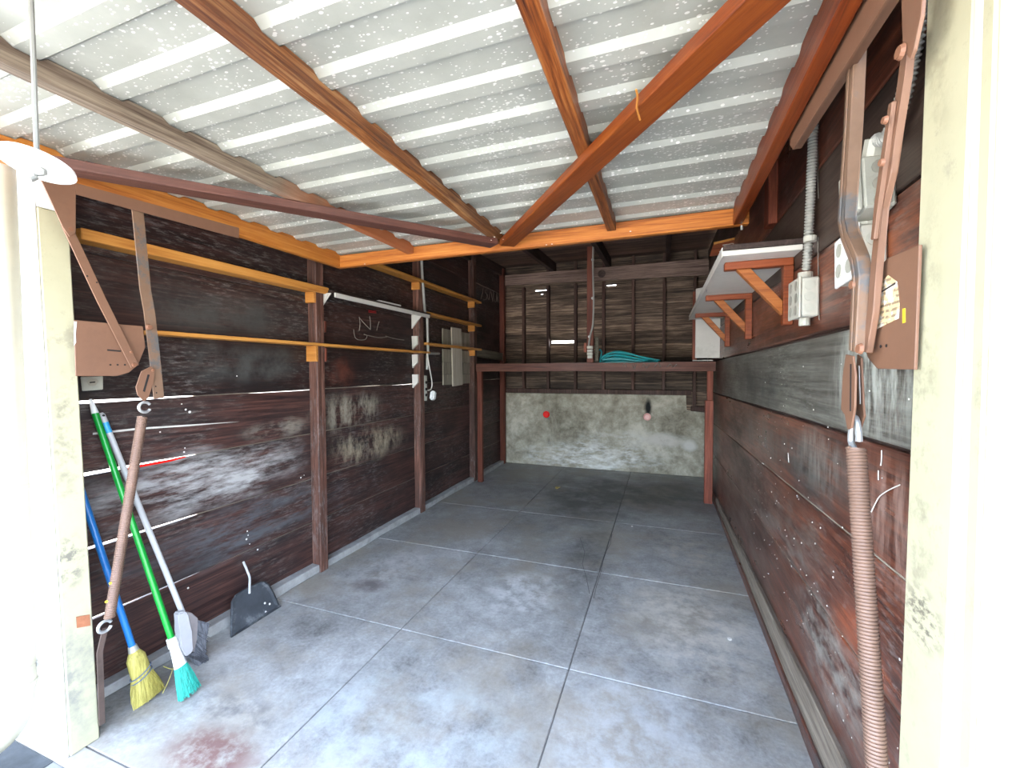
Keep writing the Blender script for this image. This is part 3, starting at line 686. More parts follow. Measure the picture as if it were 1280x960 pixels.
obj('bottom_rail', B((DX0, DX1+.03, DY1-.041, DY1, 2.15, 2.232)), 'rail_wood', door, bev=.004)
obj('top_rail', B((DX0, DX1, DY0-.041, DY0-.001, 2.15, 2.232)), 'rail_wood', door, bev=.004)
obj('brace', bar((-.835, 2.25, 2.169), (.315, .93-.16, 2.169), (.76, .65, 0), .088, .036), 'brace_orange', door, bev=.003)
obj('brace', bar((-.905, 2.23, 2.170), (-2.04, .80, 2.170), (-.76, .65, 0), .086, .034), 'brace_dark', door, bev=.003)
fk = bmesh.new()
for px, py in ((618, 296), (626, 291), (629, 299), (614, 300)): disc(PZ(2.1505, px, py), (0, 0, -1), .004, .002, 6, fk)
for px, py in ((683, 306), (690, 305), (788, 289), (456, 330)): disc(PZ(2.1495, px, py), (0, 0, -1), .005, .0015, 6, fk)
obj('paint_fleck', fk, 'white_bit', door)
strokes([[(795, 112), (797, 122), (796, 135), (800, 150)]], lambda x, y: PZ(2.150, x, y), .0028, 'yellow_wood', door, 'gouge')
obj('rail_bolt', tube([(DX1+.0, DY1-.02, 2.15), (DX1+.0, DY1-.02, 2.13)], .006, 8), 'steel', door)

# ------------------------------------------------------------------ swing hardware
def poly(X, pix, t, bm=None): return prism([PX(X, *p) for p in pix], (t, 0, 0), bm)
def strap(X, pix, w, t=.006):
    """flat bar that follows a pixel polyline in the plane X, made in one piece"""
    P = [PX(X, *p) for p in pix]; L_, R_ = [], []
    for i, p in enumerate(P):
        d = (P[min(i+1, len(P)-1)]-P[max(i-1, 0)]).normalized(); nrm = Vector((0, -d.z, d.y))
        ww = w[i] if isinstance(w, (list, tuple)) else w
        L_.append(p+nrm*ww/2); R_.append(p-nrm*ww/2)
    return prism(L_+R_[::-1], (t, 0, 0))
hl = thing('door_hardware', 'brown painted metal swing arms and plates beside the left jamb', 'hardware', PX(-2.08, 94, 470))
XL = -2.075
obj('angle_iron', prism([PX(XL+.012, *p) for p in ((94, 229), (298, 285), (298, 298), (94, 243))], (.005, 0, 0)), 'brown_metal', hl)
obj('door_plate', poly(XL+.010, ((50, 224), (94, 228), (94, 291), (86, 296), (78, 284)), .005), 'brown_metal', hl, bev=.001)
obj('jamb_plate', poly(XL-.012, ((92, 400), (178, 408), (181, 434), (172, 456), (160, 466), (146, 470), (94, 470)), .004), 'brown_metal', hl, bev=.001)
obj('chipped_paint', poly(XL-.0075, ((92.5, 402), (96, 402), (94.5, 418), (95, 428), (92.5, 432)), .001), 'white_paint', hl)
obj('slot', poly(XL-.0078, ((134, 436.5), (151, 438), (151, 440), (134, 438.5)), .001), 'dark_hole', hl)
for p in ((138, 456), (147, 456), (156, 456)): obj('hole', disc(PX(XL-.0078, *p), (1, 0, 0), .0035, .001, 10), 'dark_hole', hl)
obj('arm', strap(XL+.004, ((82, 281), (118, 358), (127, 377), (168, 458)), .030), 'brown_metal', hl, bev=.001)
obj('lever', strap(XL-.002, ((170, 250), (181, 362), (186, 390), (192, 440), (198, 498)), (.042, .040, .040, .040, .040)), 'worn_metal', hl, bev=.001)
obj('link_plate', poly(XL+.006, ((188, 458), (193, 461), (191, 478), (185, 497), (179, 502), (171, 493), (169, 484), (176, 464)), .005), 'brown_metal', hl, bev=.001)
obj('slot', poly(XL+.0115, ((184.5, 468), (187, 468.5), (181, 490), (178.5, 489)), .001), 'dark_hole', hl)
for p, r in (((186, 409), .013), ((167, 456), .011), ((163, 440), .007), ((87, 287), .011), ((170, 257), .010), ((190, 463), .007)):
    obj('bolt', disc(PX(XL+.006, *p), (1, 0, 0), r, .010, 12, r2=r*.7), 'rust_bolt', hl)
for p in ((194.5, 483), (195.5, 491), (109, 345), (121, 353)): obj('hole', disc(PX(XL+.0105, *p), (1, 0, 0), .003, .001, 8), 'dark_hole', hl)
def ring(c, r, t, nrm=Vector((1, 0, 0)), gap=0.0):
    u = Vector((0, 1, 0)); v = nrm.cross(u); N = 22
    a0 = gap; pts = [c+(u*math.cos(a0+(2*math.pi-2*a0)*i/N)+v*math.sin(a0+(2*math.pi-2*a0)*i/N))*r for i in range(N+(1 if gap else 0))]
    return tube(pts, t, 8, closed=not gap)
XS = -2.065
top = PX(XS, 178, 521); bot = PX(XS, 137, 772)
s1 = thing('door_spring', 'long brown coil spring slanting in front of the broom handles', 'spring', bot)
obj('coil', coil(bot, top, .0145, .0038, (top-bot).length/.0068, 6, 12), 'spring_metal', s1, smooth=True)
obj('core', tube([bot, top], .0142, 12), 'spring_metal', s1, smooth=True)
obj('hook', ring(PX(XS, 181, 509), .021, .006, gap=.5), 'steel', s1, smooth=True)
obj('end_ring', ring(PX(XS, 131, 783), .021, .006, gap=.35), 'steel', s1, smooth=True)
obj('anchor_strap', strap(XS-.006, ((131, 785), (124, 815), (127, 905)), .018), 'rusty_strap', s1)
for p in ((136, 729), (131, 752)): obj('paint_spot', disc(PX(XS+.0165, p[0]+2, p[1]), (1, -.5, 0), .005, .002, 7), 'yellow_mark', s1)

XR = .392
hr = thing('door_hardware', 'brown painted metal swing arms and label plate beside the right jamb', 'hardware', PX(.42, 1143, 462))
def polyR(X, pix, t): return prism([PX(X, *p) for p in pix], (t, 0, 0))
obj('angle_iron', prism([PX(.362, *p) for p in ((1072, 0), (1108, 0), (991, 187), (986, 172))], (.005, 0, 0)), 'brown_metal', hr)
obj('angle_flange', prism([PX(.3675, *p) for p in ((1095, 0), (1108, 0), (991, 187), (987, 181))], (.022, 0, 0)), 'brown_metal', hr)
obj('door_plate', polyR(.385, ((1126, -20), (1154, -20), (1151, 20), (1142, 62), (1137, 75), (1128, 60)), .006), 'brown_metal', hr, bev=.001)
obj('jamb_plate', polyR(.418, ((1149, 306), (1110, 322), (1080, 350), (1068, 400), (1085, 448), (1096, 461), (1143, 462)), .005), 'brown_metal', hr, bev=.001)
obj('label', polyR(.4165, ((1086, 370), (1110, 344), (1121, 352), (1124, 380), (1123, 398), (1092, 413)), .0008), 'label', hr)
obj('label_rule', polyR(.4158, ((1098, 366), (1119, 353), (1119, 355), (1098, 368)), .0006), 'dark_hole', hr)
obj('yellow_mark', polyR(.4168, ((1128, 386), (1131, 385.5), (1131, 403), (1128, 404)), .001), 'yellow_mark', hr)
for p in ((1093, 434), (1101, 433), (1108, 432)): obj('hole', disc(PX(.4165, *p), (-1, 0, 0), .003, .001, 8), 'dark_hole', hr)
obj('lever', strap(XR-.010, ((1066, 40), (1060, 160), (1052, 275), (1056, 296), (1068, 325), (1071, 345), (1066, 440)), .022, .024), 'worn_metal', hr, bev=.002)
obj('lever_face', strap(XR-.0135, ((1061.5, 48), (1055.5, 160), (1048, 275), (1052, 298), (1063, 326), (1066, 345), (1062, 438)), .010, .0025), 'worn_metal', hr)
obj('arm', strap(XR+.006, ((1133, 42), (1126, 100), (1116, 165), (1110, 215), (1098, 262), (1092, 330), (1088, 390), (1080, 440)), .024, .012), 'brown_metal', hr, bev=.002)
obj('arm_cover', strap(XR-.002, ((1113, 128), (1104, 190), (1095, 255), (1090, 300)), .016, .008), 'brown_metal', hr, bev=.002)
obj('link_plate', polyR(XR-.014, ((1057, 443), (1066, 445), (1069, 470), (1068, 510), (1064, 535), (1059, 537), (1056, 518), (1051, 512), (1053, 470)), .004), 'brown_metal', hr, bev=.001)
obj('slot', polyR(XR-.0148, ((1062.5, 455), (1064, 455), (1063.5, 514), (1062, 514)), .0006), 'dark_hole', hr)
obj('link_plate', polyR(XR+.010, ((1071, 443), (1076, 447), (1078, 505), (1080, 520), (1075, 535), (1070, 530), (1069, 480)), .004), 'brown_metal', hr, bev=.001)
obj('slot', polyR(XR+.009, ((1072.5, 457), (1074, 457), (1075.5, 505), (1074, 505)), .0006), 'white_paint', hr)
for p, r in (((1067, 356), .011), ((1062, 60), .010), ((1127, 65), .013), ((1108, 150), .008), ((1104, 203), .008), ((1076, 436), .012)):
    obj('bolt', disc(PX(XR-.010, *p), (-1, -.1, 0), r, .006, 12, r2=r*.75), 'rust_bolt', hr)
top = PX(.392, 1070, 560); b2 = PX(.392, 1096, 960); bot = b2+(b2-top)*.42
s2 = thing('door_spring', 'thick tan coil spring hanging along the right wall beside the jamb', 'spring', bot)
obj('coil', coil(bot, top, .0150, .0036, (top-bot).length/.0068, 6, 14), 'spring_metal', s2, smooth=True)
obj('core', tube([bot, top], .0145, 14), 'spring_metal', s2, smooth=True)
obj('hook', tube(smoothpath([PX(.392, 1070, 565), PX(.392, 1064, 552), PX(.392, 1065, 535), PX(.392, 1069, 522), PX(.392, 1073, 537), PX(.392, 1074, 552)], 5), .0065, 8), 'steel', s2, smooth=True)
obj('anchor_strap', bar(bot+Vector((0, 0, .01)), (bot.x, bot.y-.01, 0), (0, 1, 0), .03, .006), 'worn_metal', s2)

# ------------------------------------------------------------------ shelves on the left wall
GS = 'narrow shelves along the left wall'
def shelf(label, y0, y1, z, th, x1, cleats, mat='yellow_wood', cm='cleat_wood', ch=.07):
    t = thing('wall_shelf', label, 'shelf', (WL, (y0+y1)/2, z), GS)
    obj('shelf_board', B((WL+.003, x1, y0, y1, z, z+th)), mat, t, bev=.003)
    for yc in cleats: obj('cleat', B((WL+.004, x1-.012, yc-.022, yc-.001, z-ch, z-.001)), cm, t, bev=.002)
    return t
zA = PX(-2.29, 185, 318.7).z
shelf('long thick orange shelf board high on the wall nearest the door', 1.06, 2.44, 2.005, .048, -2.285, (2.33,), ch=.075)
shelf('long thin orange shelf strip at chest height spanning two bays', 1.30, 3.83, 1.628, .020, -2.275, (2.33,), ch=.11)
shelf('topmost orange shelf board reaching the deepest post', 2.55, 5.14, 2.335, .028, -2.27, (3.664, 4.954), ch=.075)
shelf('short orange middle shelf of three near the loft', 3.76, 5.14, 2.03, .026, -2.27, (4.954,), ch=.075)
shelf('lowest short orange shelf near the loft, in front of the grey panel', 3.76, 5.14, 1.715, .026, -2.27, (4.954,), ch=.075)
sc_ = thing('wall_shelf', 'dark board shelf with a white front edge between the first two posts', 'shelf', (WL, 3.1, 2.0), GS)
obj('shelf_board', B((WL+.003, -2.25, 2.43, 3.80, 2.012, 2.036)), 'dark_board', sc_, bev=.003)
obj('edge_strip', B((-2.2495, -2.235, 2.45, 3.76, 1.985, 2.018)), 'white_paint', sc_, bev=.002)
for y in (2.428, 3.655):
    obj('bracket', prism([(WL+.004, y, 2.011), (-2.25, y, 2.011), (WL+.004, y, 1.87)], (0, -.018, 0)), 'white_paint', sc_, bev=.002)
q = PZ(2.037, 490, 380)
tag(obj('scraper', bar((-2.29, 3.00, 2.046), (-2.275, 3.30, 2.046), (1, 0, 0), .03, .016), 'white_plastic', bev=.004), 'small white plastic strip lying on the white-edged shelf', 'strip')

# ------------------------------------------------------------------ grey panel, plank, timber at the left
pn = thing('plywood_panel', 'weathered grey wood panel fixed under the short shelves', 'panel', (WL, 4.6, 1.27))
for z0, z1 in ((1.285, 1.405), (1.408, 1.545), (1.548, 1.70), (1.745, 1.93)):
    obj('board', B((WL+.004, WL+.022, 4.25, 4.95, z0, z1)), 'grey_wood', pn, bev=.003)
tag(obj('loose_plank', prism([PX(-2.335, *p) for p in ((563, 409), (575, 411), (577, 481), (565, 483))], (.018, 0, 0)), 'pale_plank', bev=.003), 'pale upright plank in front of the weathered grey panel', 'plank')
tm = obj('timber', bar((-2.345, 5.05, 1.69), (-2.345, 6.04, 1.66), (0, 0, 1), .11, .055), 'grey_timber', bev=.004)
tag(tm, 'weathered grey-green timber fixed level along the wall above the loft', 'timber')

# ------------------------------------------------------------------ electrics on the left
cl_ = thing('conduit', 'thin grey pipe running down the second post to an outlet', 'conduit', (-2.29, 3.77, 1.2))
obj('pipe', tube([PX(-2.29, *p) for p in ((526, 300), (528, 345), (531, 388), (534, 395), (535, 440), (534, 445), (534, 462))], .014, 8), 'conduit_grey', cl_, smooth=True)
obj('branch', tube([PX(-2.29, 534, 442), PX(-2.29, 549, 442)], .011, 8), 'conduit_grey', cl_, smooth=True)
obj('outlet_box', B((-2.375, -2.30, 3.748, 3.80, 1.14, 1.40)), 'box_grey', cl_, bev=.005)
for z in (1.20, 1.26, 1.33): obj('socket', disc((-2.30, 3.775, z), (1, 0, 0), .016, .004, 12), 'dark_hole', cl_)
ad = thing('power_plug', 'white plug with a looped cord hanging at the outlet on the second post', 'plug', PX(-2.26, 541, 500))
obj('plug_body', bar(PX(-2.268, 542, 489), PX(-2.268, 540.5, 500), (0, 1, 0), .062, .05), 'white_plastic', ad, bev=.012, seg=2)
obj('cord', tube(smoothpath([PX(-2.27, *p) for p in ((534, 442), (537, 460), (540, 478), (539, 486), (535, 488))], 6), .006, 8), 'string', ad, smooth=True)
ou = thing('wall_outlet', 'square grey outlet plate under the brown plate by the left jamb', 'outlet', PX(-2.37, 115, 490))
obj('cover_plate', prism([PX(-2.375, *p) for p in ((100, 471), (128, 470), (128, 487), (102, 489))], (.008, 0, 0)), 'box_grey', ou, bev=.003)
obj('receptacle', prism([PX(-2.366, *p) for p in ((108, 476), (112, 473.5), (120, 473.5), (123, 477), (119, 482), (111, 482))], (.004, 0, 0)), 'ferrule', ou, bev=.001)
obj('slot', prism([PX(-2.3615, *p) for p in ((112, 477.4), (119, 476.8), (119, 478.4), (112, 479))], (.001, 0, 0)), 'dark_hole', ou)

# ------------------------------------------------------------------ loft
lf = thing('storage_loft', 'red-brown timber storage loft across the back of the garage', 'loft', (-.9, 4.97, 0))
obj('beam', plank_x(-2.27, .53, 4.95, 5.01, lambda x: 1.437, lambda x: 1.536, None, .006, 120), 'loft_wood', lf)
for k in range(6):
    y0 = 5.014+k*.185
    obj('deck_board', B((-2.29, .53, y0, y0+.18, 1.508, 1.53)), 'loft_wood', lf)
obj('post', B((-2.262, -2.195, 4.955, 5.005, 0, 1.436)), 'red_post', lf, bev=.004)
obj('post', B((.448, .508, 4.955, 5.005, 1.12, 1.436)), 'red_post', lf, bev=.004)
obj('post', B((.430, .512, 4.945, 5.01, 0, 1.119)), 'red_post', lf, bev=.004)
obj('hanger_post', B((-.845, -.768, 4.955, 5.01, 1.538, roofz(5)+.02)), 'red_post', lf, bev=.004)
obj('block', B((-.880, -.846, 4.955, 5.0, 1.66, 1.77)), 'red_post', lf, bev=.003)
obj('end_post', B((.30, .345, 4.99, 5.03, 1.538, 2.30)), 'red_post', lf, bev=.003)
strokes([[(778, 458), (781, 454), (783, 459)], [(790, 456), (793, 461), (795, 455)], [(803, 459), (805, 454), (808, 460), (812, 455)], [(818, 459), (823, 454), (826, 459)], [(834, 459), (838, 455), (841, 459), (846, 455)]],
        lambda x, y: PY(4.944, x, y), .004, 'chalk', lf, 'chalk_writing')
cc = thing('cable', 'grey cable curving down the loft post into a small metal box', 'cable', (-.78, 4.93, 1.58))
obj('cable_run', tube(smoothpath([PY(4.93, *p) for p in ((742, 298), (741, 330), (742, 375), (741, 405), (738, 418), (735.5, 434))], 6), .010, 8), 'conduit_grey', cc, smooth=True)
for py in (325, 373, 421): obj('clip', disc(PY(4.945, 741 if py < 400 else 737, py), (0, -1, 0), .016, .022, 8), 'steel', cc)
for i, (a, b_) in enumerate(((432.5, 436), (436.8, 440), (440.6, 444), (444.4, 448))):
    za = PY(4.93, 735, b_).z; zb = PY(4.93, 735, a).z; w = (.034, .032, .032, .028)[i]
    obj('junction_box' if i else 'box_clamp', B((-.835-w+.033, -.835+w+.033, 4.905, 4.952, za, zb)), 'box_white' if i < 3 else 'box_grey', cc, bev=.003)
tag(obj('stick', bar(PY(5.08, 746, 452), PY(5.08, 746, 421), (1, 0, 0), .042, .03), 'grey_timber', bev=.004), 'short pale upright stick behind the loft beam beside the hose', 'stick')
# teal hose: loose coil lying on the deck
hs = bmesh.new(); P = [PY(5.2, 749, 437), PY(5.2, 752, 440)]
NL = 7
for k in range(NL):                      # a hank: strands arch over to the right, then come back along the deck
    y = 5.16+.035*((k*3) % NL); xr = -.20+.028*((k*5) % NL); pk = .045+.012*k; xl = -.72+.012*((k*2) % 5)
    for i in range(13):
        f = i/12; P.append(Vector((xl+(xr-xl)*f, y+.02*math.sin(f*3.1), 1.545+pk*math.sin(math.pi*min(1, f**.62))*(1-.25*f)+.004*k)))
    for i in range(1, 5):
        f = i/5; P.append(Vector((xr+(xl-xr)*f, y+.05+.03*math.sin(f*3.1), 1.545+.006*k)))
tube(smoothpath(P, 2), .0105, 7, hs)
tag(obj('garden_hose', hs, 'teal_hose', smooth=True), 'loose coil of teal hose lying on the loft', 'hose')
wbp = prism([PY(4.90, *p) for p in ((870, 361), (884, 358), (907, 396), (906, 447.5), (869, 447.5))], (0, .018, 0))
tag(obj('white_board', wbp, 'white_paint', bev=.002), 'scuffed white board standing at the right end of the loft', 'board')
tag(obj('fallen_cleat', B((.30, .50, 4.93, 4.985, 1.5445, 1.556)), 'box_white', bev=.002), 'thin pale strip lying on the loft beam under the white board', 'strip')

# ------------------------------------------------------------------ things on the right wall
rs = thing('bracket_shelf', 'white-bottomed shelf on three orange wooden brackets on the right wall', 'shelf', (WR, 3.3, 1.66))
obj('shelf_board', B((.25, WR-.001, 2.125, 4.68, 1.962, 1.985)), 'white_paint', rs, bev=.002)
obj('top_board', B((.252, WR-.001, 2.112, 4.68, 1.986, 2.008)), 'dark_board', rs, bev=.002)
obj('edge_strip', B((.246, .2495, 2.125, 4.68, 1.955, 2.0)), 'white_paint', rs)
for i, yc in enumerate((2.27, 3.215, 4.20)):
    w = .024
    b_ = obj('bracket', B((.275, WR-.002, yc-w, yc+w, 1.925, 1.961)), 'bracket_wood', rs, bev=.003)
    obj('upright', B((WR-.042, WR-.002, yc-w, yc+w, 1.655, 1.924)), 'bracket_wood', b_, bev=.003)
    obj('diagonal', prism([(.325, yc-.019, 1.924), (.385, yc-.019, 1.924), (WR-.043, yc-.019, 1.765), (WR-.043, yc-.019, 1.70)], (0, .038, 0)), 'bracket_diag', b_, bev=.002)
obj('cup_hook', ring(PZ(1.958, 883, 363), .010, .0025, gap=.5), 'steel', rs)
cb = thing('wood_block', 'small orange wood panel with a white wire staple high on the right wall', 'wood panel', (.47, 4.0, 2.42))
obj('panel', prism([PY(4.0, *p) for p in ((887, 320), (892, 304), (919, 298), (917, 317))], (0, .02, 0)), 'bracket_wood', cb, bev=.002)
obj('panel_edge', prism([PY(3.998, *p) for p in ((892, 303), (919, 297), (919, 299.5), (892, 306))], (0, -.006, 0)), 'yellow_wood', cb)
strokes([[(903, 306.5), (910, 305.3), (916.5, 304.5), (916, 310), (915, 315)], [(899, 314.5), (906, 313), (912, 313)]], lambda x, y: PY(3.994, x, y), .0035, 'string', cb, 'wire_staple')

def obox(name, c, dims, rotx, mat, parent, bev=.004):
    """box of size dims centred at c, turned about X (in the wall's plane)"""
    mt = Matrix.Translation(c) @ Matrix.Rotation(rotx, 4, 'X') @ Matrix.Diagonal((*dims, 1))
    bm = bmesh.new(); bmesh.ops.create_cube(bm, size=1, matrix=mt); return obj(name, bm, mat, parent, bev=bev)
oc = thing('outlet_box', 'pale metal outlet box hung on a ribbed conduit beside the bracket shelf', 'outlet box', (WR-.03, 2.0, 1.62))
XO = WR-.03
obj('conduit', ribbed([PX(XO, *p) for p in ((1021, 88), (1018, 130), (1015, 200), (1011, 290), (1008, 338))], .017, .011, .004), 'conduit_grey', oc, smooth=True)
cO = (PX(XO, 994, 374)+PX(XO, 1020, 374))/2
obox('box_body', Vector((WR-.031, cO.y, cO.z)), (.060, .145, .150), 0, 'box_white', oc, .006)
obox('front_cover', Vector((WR-.065, cO.y, cO.z)), (.008, .152, .157), 0, 'box_white', oc, .003)
for sy in (-1, 1):
    for sz in (-1, 0, 1): obj('receptacle', disc((WR-.0692, cO.y+sy*.036, cO.z+sz*.048), (-1, 0, 0), .019, .002, 14), 'knock', oc)
for sz in (-1, 0, 1): obj('knockout', disc((WR-.034, cO.y-.0730, cO.z+sz*.043), (0, -1, 0), .018, .003, 14), 'box_grey', oc)
obj('coupling', disc((XO, cO.y, cO.z+.075), (0, 0, 1), .026, .03, 12), 'box_white', oc)
obj('coupling', disc((XO, cO.y, cO.z-.075), (0, 0, -1), .020, .03, 12), 'box_grey', oc)
obj('strap', disc(PX(XO, 1012.5, 299)-Vector((0, 0, .01)), (0, 0, 1), .022, .02, 12), 'box_white', oc)
fb = thing('fuse_box', 'tilted grey junction box behind the right swing arm', 'junction box', PX(WR-.04, 1080, 285))
cF = PX(WR-.045, 1082, 240)
obox('box_body', Vector((WR-.036, cF.y, cF.z)), (.07, .11, .145), math.radians(-10), 'box_grey', fb, .006)
obox('cover_plate', Vector((WR-.078, cF.y+.004, cF.z)), (.012, .118, .152), math.radians(-10), 'box_grey', fb, .003)
for p in ((1069, 236), (1065, 262)): obj('screw', disc(PX(WR-.086, *p), (-1, 0, 0), .011, .004, 10), 'white_paint', fb)
for dz in (-.045, 0, .045): obj('knockout', disc((WR-.036, cF.y-.060+dz*.17, cF.z+dz), (0, -1, -.17), .017, .004, 12), 'knock', fb)
obj('connector', tube([Vector((WR-.036, cF.y-.01, cF.z+.075)), Vector((WR-.036, cF.y-.035, cF.z+.125))], .026, 10), 'box_grey', fb)
obj('connector', tube([Vector((WR-.036, cF.y+.01, cF.z-.075)), Vector((WR-.036, cF.y+.014, cF.z-.088))], .022, 10), 'box_grey', fb)
obj('conduit', ribbed([Vector((WR-.036, cF.y-.035, cF.z+.12)), PX(WR-.04, 1110, 170), PX(WR-.04, 1128, 125), PX(WR-.045, 1138, 80), PX(WR-.05, 1148, 25), PX(WR-.05, 1151, -30)], .017, .011, .004), 'conduit_grey', fb, smooth=True)
sw = thing('switch_box', 'white box with round knockouts below the tilted junction box', 'junction box', PX(WR-.04, 1068, 345))
cS = PX(WR-.045, 1070, 321)
obox('box_body', Vector((WR-.032, cS.y, cS.z)), (.062, .15, .135), math.radians(-4), 'box_white', sw, .006)
obox('cover_plate', Vector((WR-.067, cS.y, cS.z)), (.008, .158, .143), math.radians(-4), 'white_plastic', sw, .002)
for dy, dz in ((-.03, .03), (-.03, -.03), (.04, .03), (.04, -.03)): obj('knockout', disc((WR-.071, cS.y+dy, cS.z+dz), (-1, 0, 0), .020, .003, 14), 'box_grey', sw)
for dz in (-.03, .03): obj('knockout', disc((WR-.032, cS.y-.076, cS.z+dz), (0, -1, 0), .018, .003, 14), 'box_grey', sw)

# ------------------------------------------------------------------ back wall reflectors
for (px, py, mat, lab) in ((683, 518, 'red_reflector', 'bright red round reflector on the concrete back wall'), (809, 521, 'pink_reflector', 'faded pink round reflector on the concrete back wall, under a soot mark')):
    c = PY(WB, px, py); t = thing('reflector', lab, 'reflector', (c.x, WB, c.z-.05), 'reflectors on the back wall')
    obj('lens', disc((c.x, WB-.010, c.z), (0, -1, 0), .042, .012, 20, r2=.034), mat, t, smooth=True)
    obj('rim', tube([Vector((c.x+.046*math.cos(a), WB-.006, c.z+.046*math.sin(a))) for a in [2*math.pi*i/20 for i in range(20)]], .007, 6, closed=True), mat, t, smooth=True)

# ------------------------------------------------------------------ brooms and dustpan
def handle_frame(top, bot):
    a = (bot-top).normalized(); side = Vector((0, 1, 0)); side = (side-a*side.dot(a)).normalized(); nrm = a.cross(side)
    return a, side, nrm
def strands(bm, c0, c1, side, nrm, w0, t0, w1, t1, n, r, seed, jag=.02):
    rnd = random.Random(seed); ax = (c1-c0).normalized()
    for i in range(n):
        u = rnd.uniform(-1, 1); v = rnd.choice((-1, 1))*math.sqrt(max(0, 1-u*u))*rnd.uniform(.75, 1.05)
        a = c0+side*u*w0+nrm*v*t0; b_ = c1+side*u*w1+nrm*v*t1+ax*rnd.uniform(-jag, 0)
        m_ = a.lerp(b_, .5)+side*rnd.uniform(-.004, .004)+nrm*rnd.uniform(-.003, .003)
        tube([a, m_, b_], r, 3, bm, radii=[r, r, r*.5])
G = 'brooms leaning in the corner'
# yellow corn broom, blue handle
foot = PZ(.0, 187, 873); neck = None
f_ = Vector((-2.14, foot.y, .0)); foot = PZ(0.004, 187, 874)
a0 = onplane(175, 808, foot, (1, 0, .0)); 
topY = PX(-2.30, 98, 603)
ax = (foot-topY).normalized()
def axis_pt(top, bot, py):
    # the point of the axis that shows at image row py
    best = None
    for i in range(401):
        p = top.lerp(bot, i/400); c = p-CAM; yy = 480-F_PX*c.dot(_u2)/c.dot(_fw)
        if best is None or abs(yy-py) < best[0]: best = (abs(yy-py), p)
    return best[1]
by = thing('broom', 'yellow straw broom with a blue handle behind the slanting spring', 'broom', foot, G)
nk = axis_pt(topY, foot, 810); a, sd_, nr = handle_frame(topY, foot)
obj('handle', tube([topY, nk+a*.01], .0125, 12), 'blue', by, smooth=True)
obj('ferrule', loft([nk-a*.012, nk+a*.02], [sd_*.015, sd_*.020], [nr*.015, nr*.018], 14), 'ferrule', by, smooth=True)
L_ = (foot-nk).length
cs = [nk+a*(L_*f) for f in (.05, .18, .34, .52, .68, .84, .985)]
ws = (.018, .034, .036, .036, .044, .054, .056); ts = (.017, .026, .026, .023, .021, .018, .013)
br = obj('bristles', loft(cs, [sd_*w for w in ws], [nr*t for t in ts], 20), 'straw', by, smooth=True)
sb = bmesh.new(); strands(sb, cs[3], foot, sd_, nr, .038, .024, .062, .020, 150, .0022, 3, .035)
obj('straw', sb, 'straw', br)['kind'] = 'stuff'
for f in (.46, .53):
    c = nk+a*(L_*f)+sd_*0; k = 1.05
    obj('binding', tube([c+sd_*(.038*k*math.cos(q))+nr*(.026*k*math.sin(q))-a*(.012*math.cos(q)) for q in [2*math.pi*i/24 for i in range(24)]], .0028, 6, closed=True), 'wire', br)
for k, pts in enumerate((((204, 833), (213, 836), (222, 836)), ((217, 833), (211, 850), (203, 867)), ((174, 855), (168, 863), (165, 878)))):
    obj('loose_straw', tube(smoothpath([onplane(x, y, foot+Vector((.03, 0, 0)), (1, 0, .35)) for x, y in pts], 4), .0016, 4), 'straw', br)
# green broom
foot = PZ(0.004, 238, 868); topG = PX(-2.355, 113, 499)
bgm = thing('broom', 'teal-bristled broom with a bright green handle', 'broom', foot, G)
a, sd_, nr = handle_frame(topG, foot)
n1 = axis_pt(topG, foot, 798); n2 = axis_pt(topG, foot, 832); tp = axis_pt(topG, foot, 517)
obj('handle', tube([tp, n1+a*.01], .0125, 14), 'green', bgm, smooth=True)
obj('handle_tip', tube([topG, topG.lerp(tp, .5), tp], .0125, 14, radii=[.005, .009, .013]), 'white_plastic', bgm, smooth=True)
obj('socket', loft([n1-a*.005, n1+a*.035, n1+a*.037, n2], [sd_*.019, sd_*.021, sd_*.017, sd_*.026], [nr*.019, nr*.020, nr*.016, nr*.016], 18), 'white_plastic', bgm, smooth=True)
sk = foot+sd_*.0
brt = obj('bristles', loft([n2-a*.004, n2.lerp(foot, .5), foot-a*.012], [sd_*.024, sd_*.036, sd_*.044], [nr*.014, nr*.017, nr*.018], 20), 'teal_bristle', bgm, smooth=True)
sb = bmesh.new(); strands(sb, n2, foot, sd_, nr, .024, .014, .047, .020, 130, .0022, 5, .012)
obj('bristle_strands', sb, 'teal_bristle', brt)['kind'] = 'stuff'
# white-handled angle broom
foot = PZ(.004, 252, 841); topW = PX(-2.355, 126, 516)
hb = PX(-2.21, 229, 768)
bw = thing('broom', 'grey angle broom with a white handle and sky-blue band', 'broom', foot, G)
d_ = (hb-topW); hb_ = hb
a, sd_, nr = handle_frame(topW, hb)
p1 = axis_pt(topW, hb, 527); p2 = axis_pt(topW, hb, 541)
obj('handle', tube([topW+a*.03, hb+a*.02], .0120, 14), 'handle_white', bw, smooth=True)
obj('band', tube([p1, p2], .0128, 14), 'skyblue', bw, smooth=True)
obj('hanging_cap', loft([topW-a*.0, topW+a*.012, topW+a*.045], [sd_*.008, sd_*.0125, sd_*.0135], [nr*.005, nr*.011, nr*.0135], 14), 'head_grey', bw, smooth=True)
obj('hang_hole', disc(topW+a*.014+nr*.011, nr, .005, .002, 10), 'dark_hole', bw)
pn_ = Vector((1, 0, .16)); pc = Vector((-2.155, 1.34, .10))
PLW = lambda x, y, off=0.0: onplane(x, y, pc+Vector((off, 0, 0)), pn_)
obj('socket', prism([PLW(*p, .012) for p in ((223, 767), (230, 764), (236, 767), (240, 790), (242.5, 813), (238, 819), (232, 821), (227, 813), (225, 790))], (-.040, 0, 0)), 'head_grey', bw, bev=.006, seg=2)
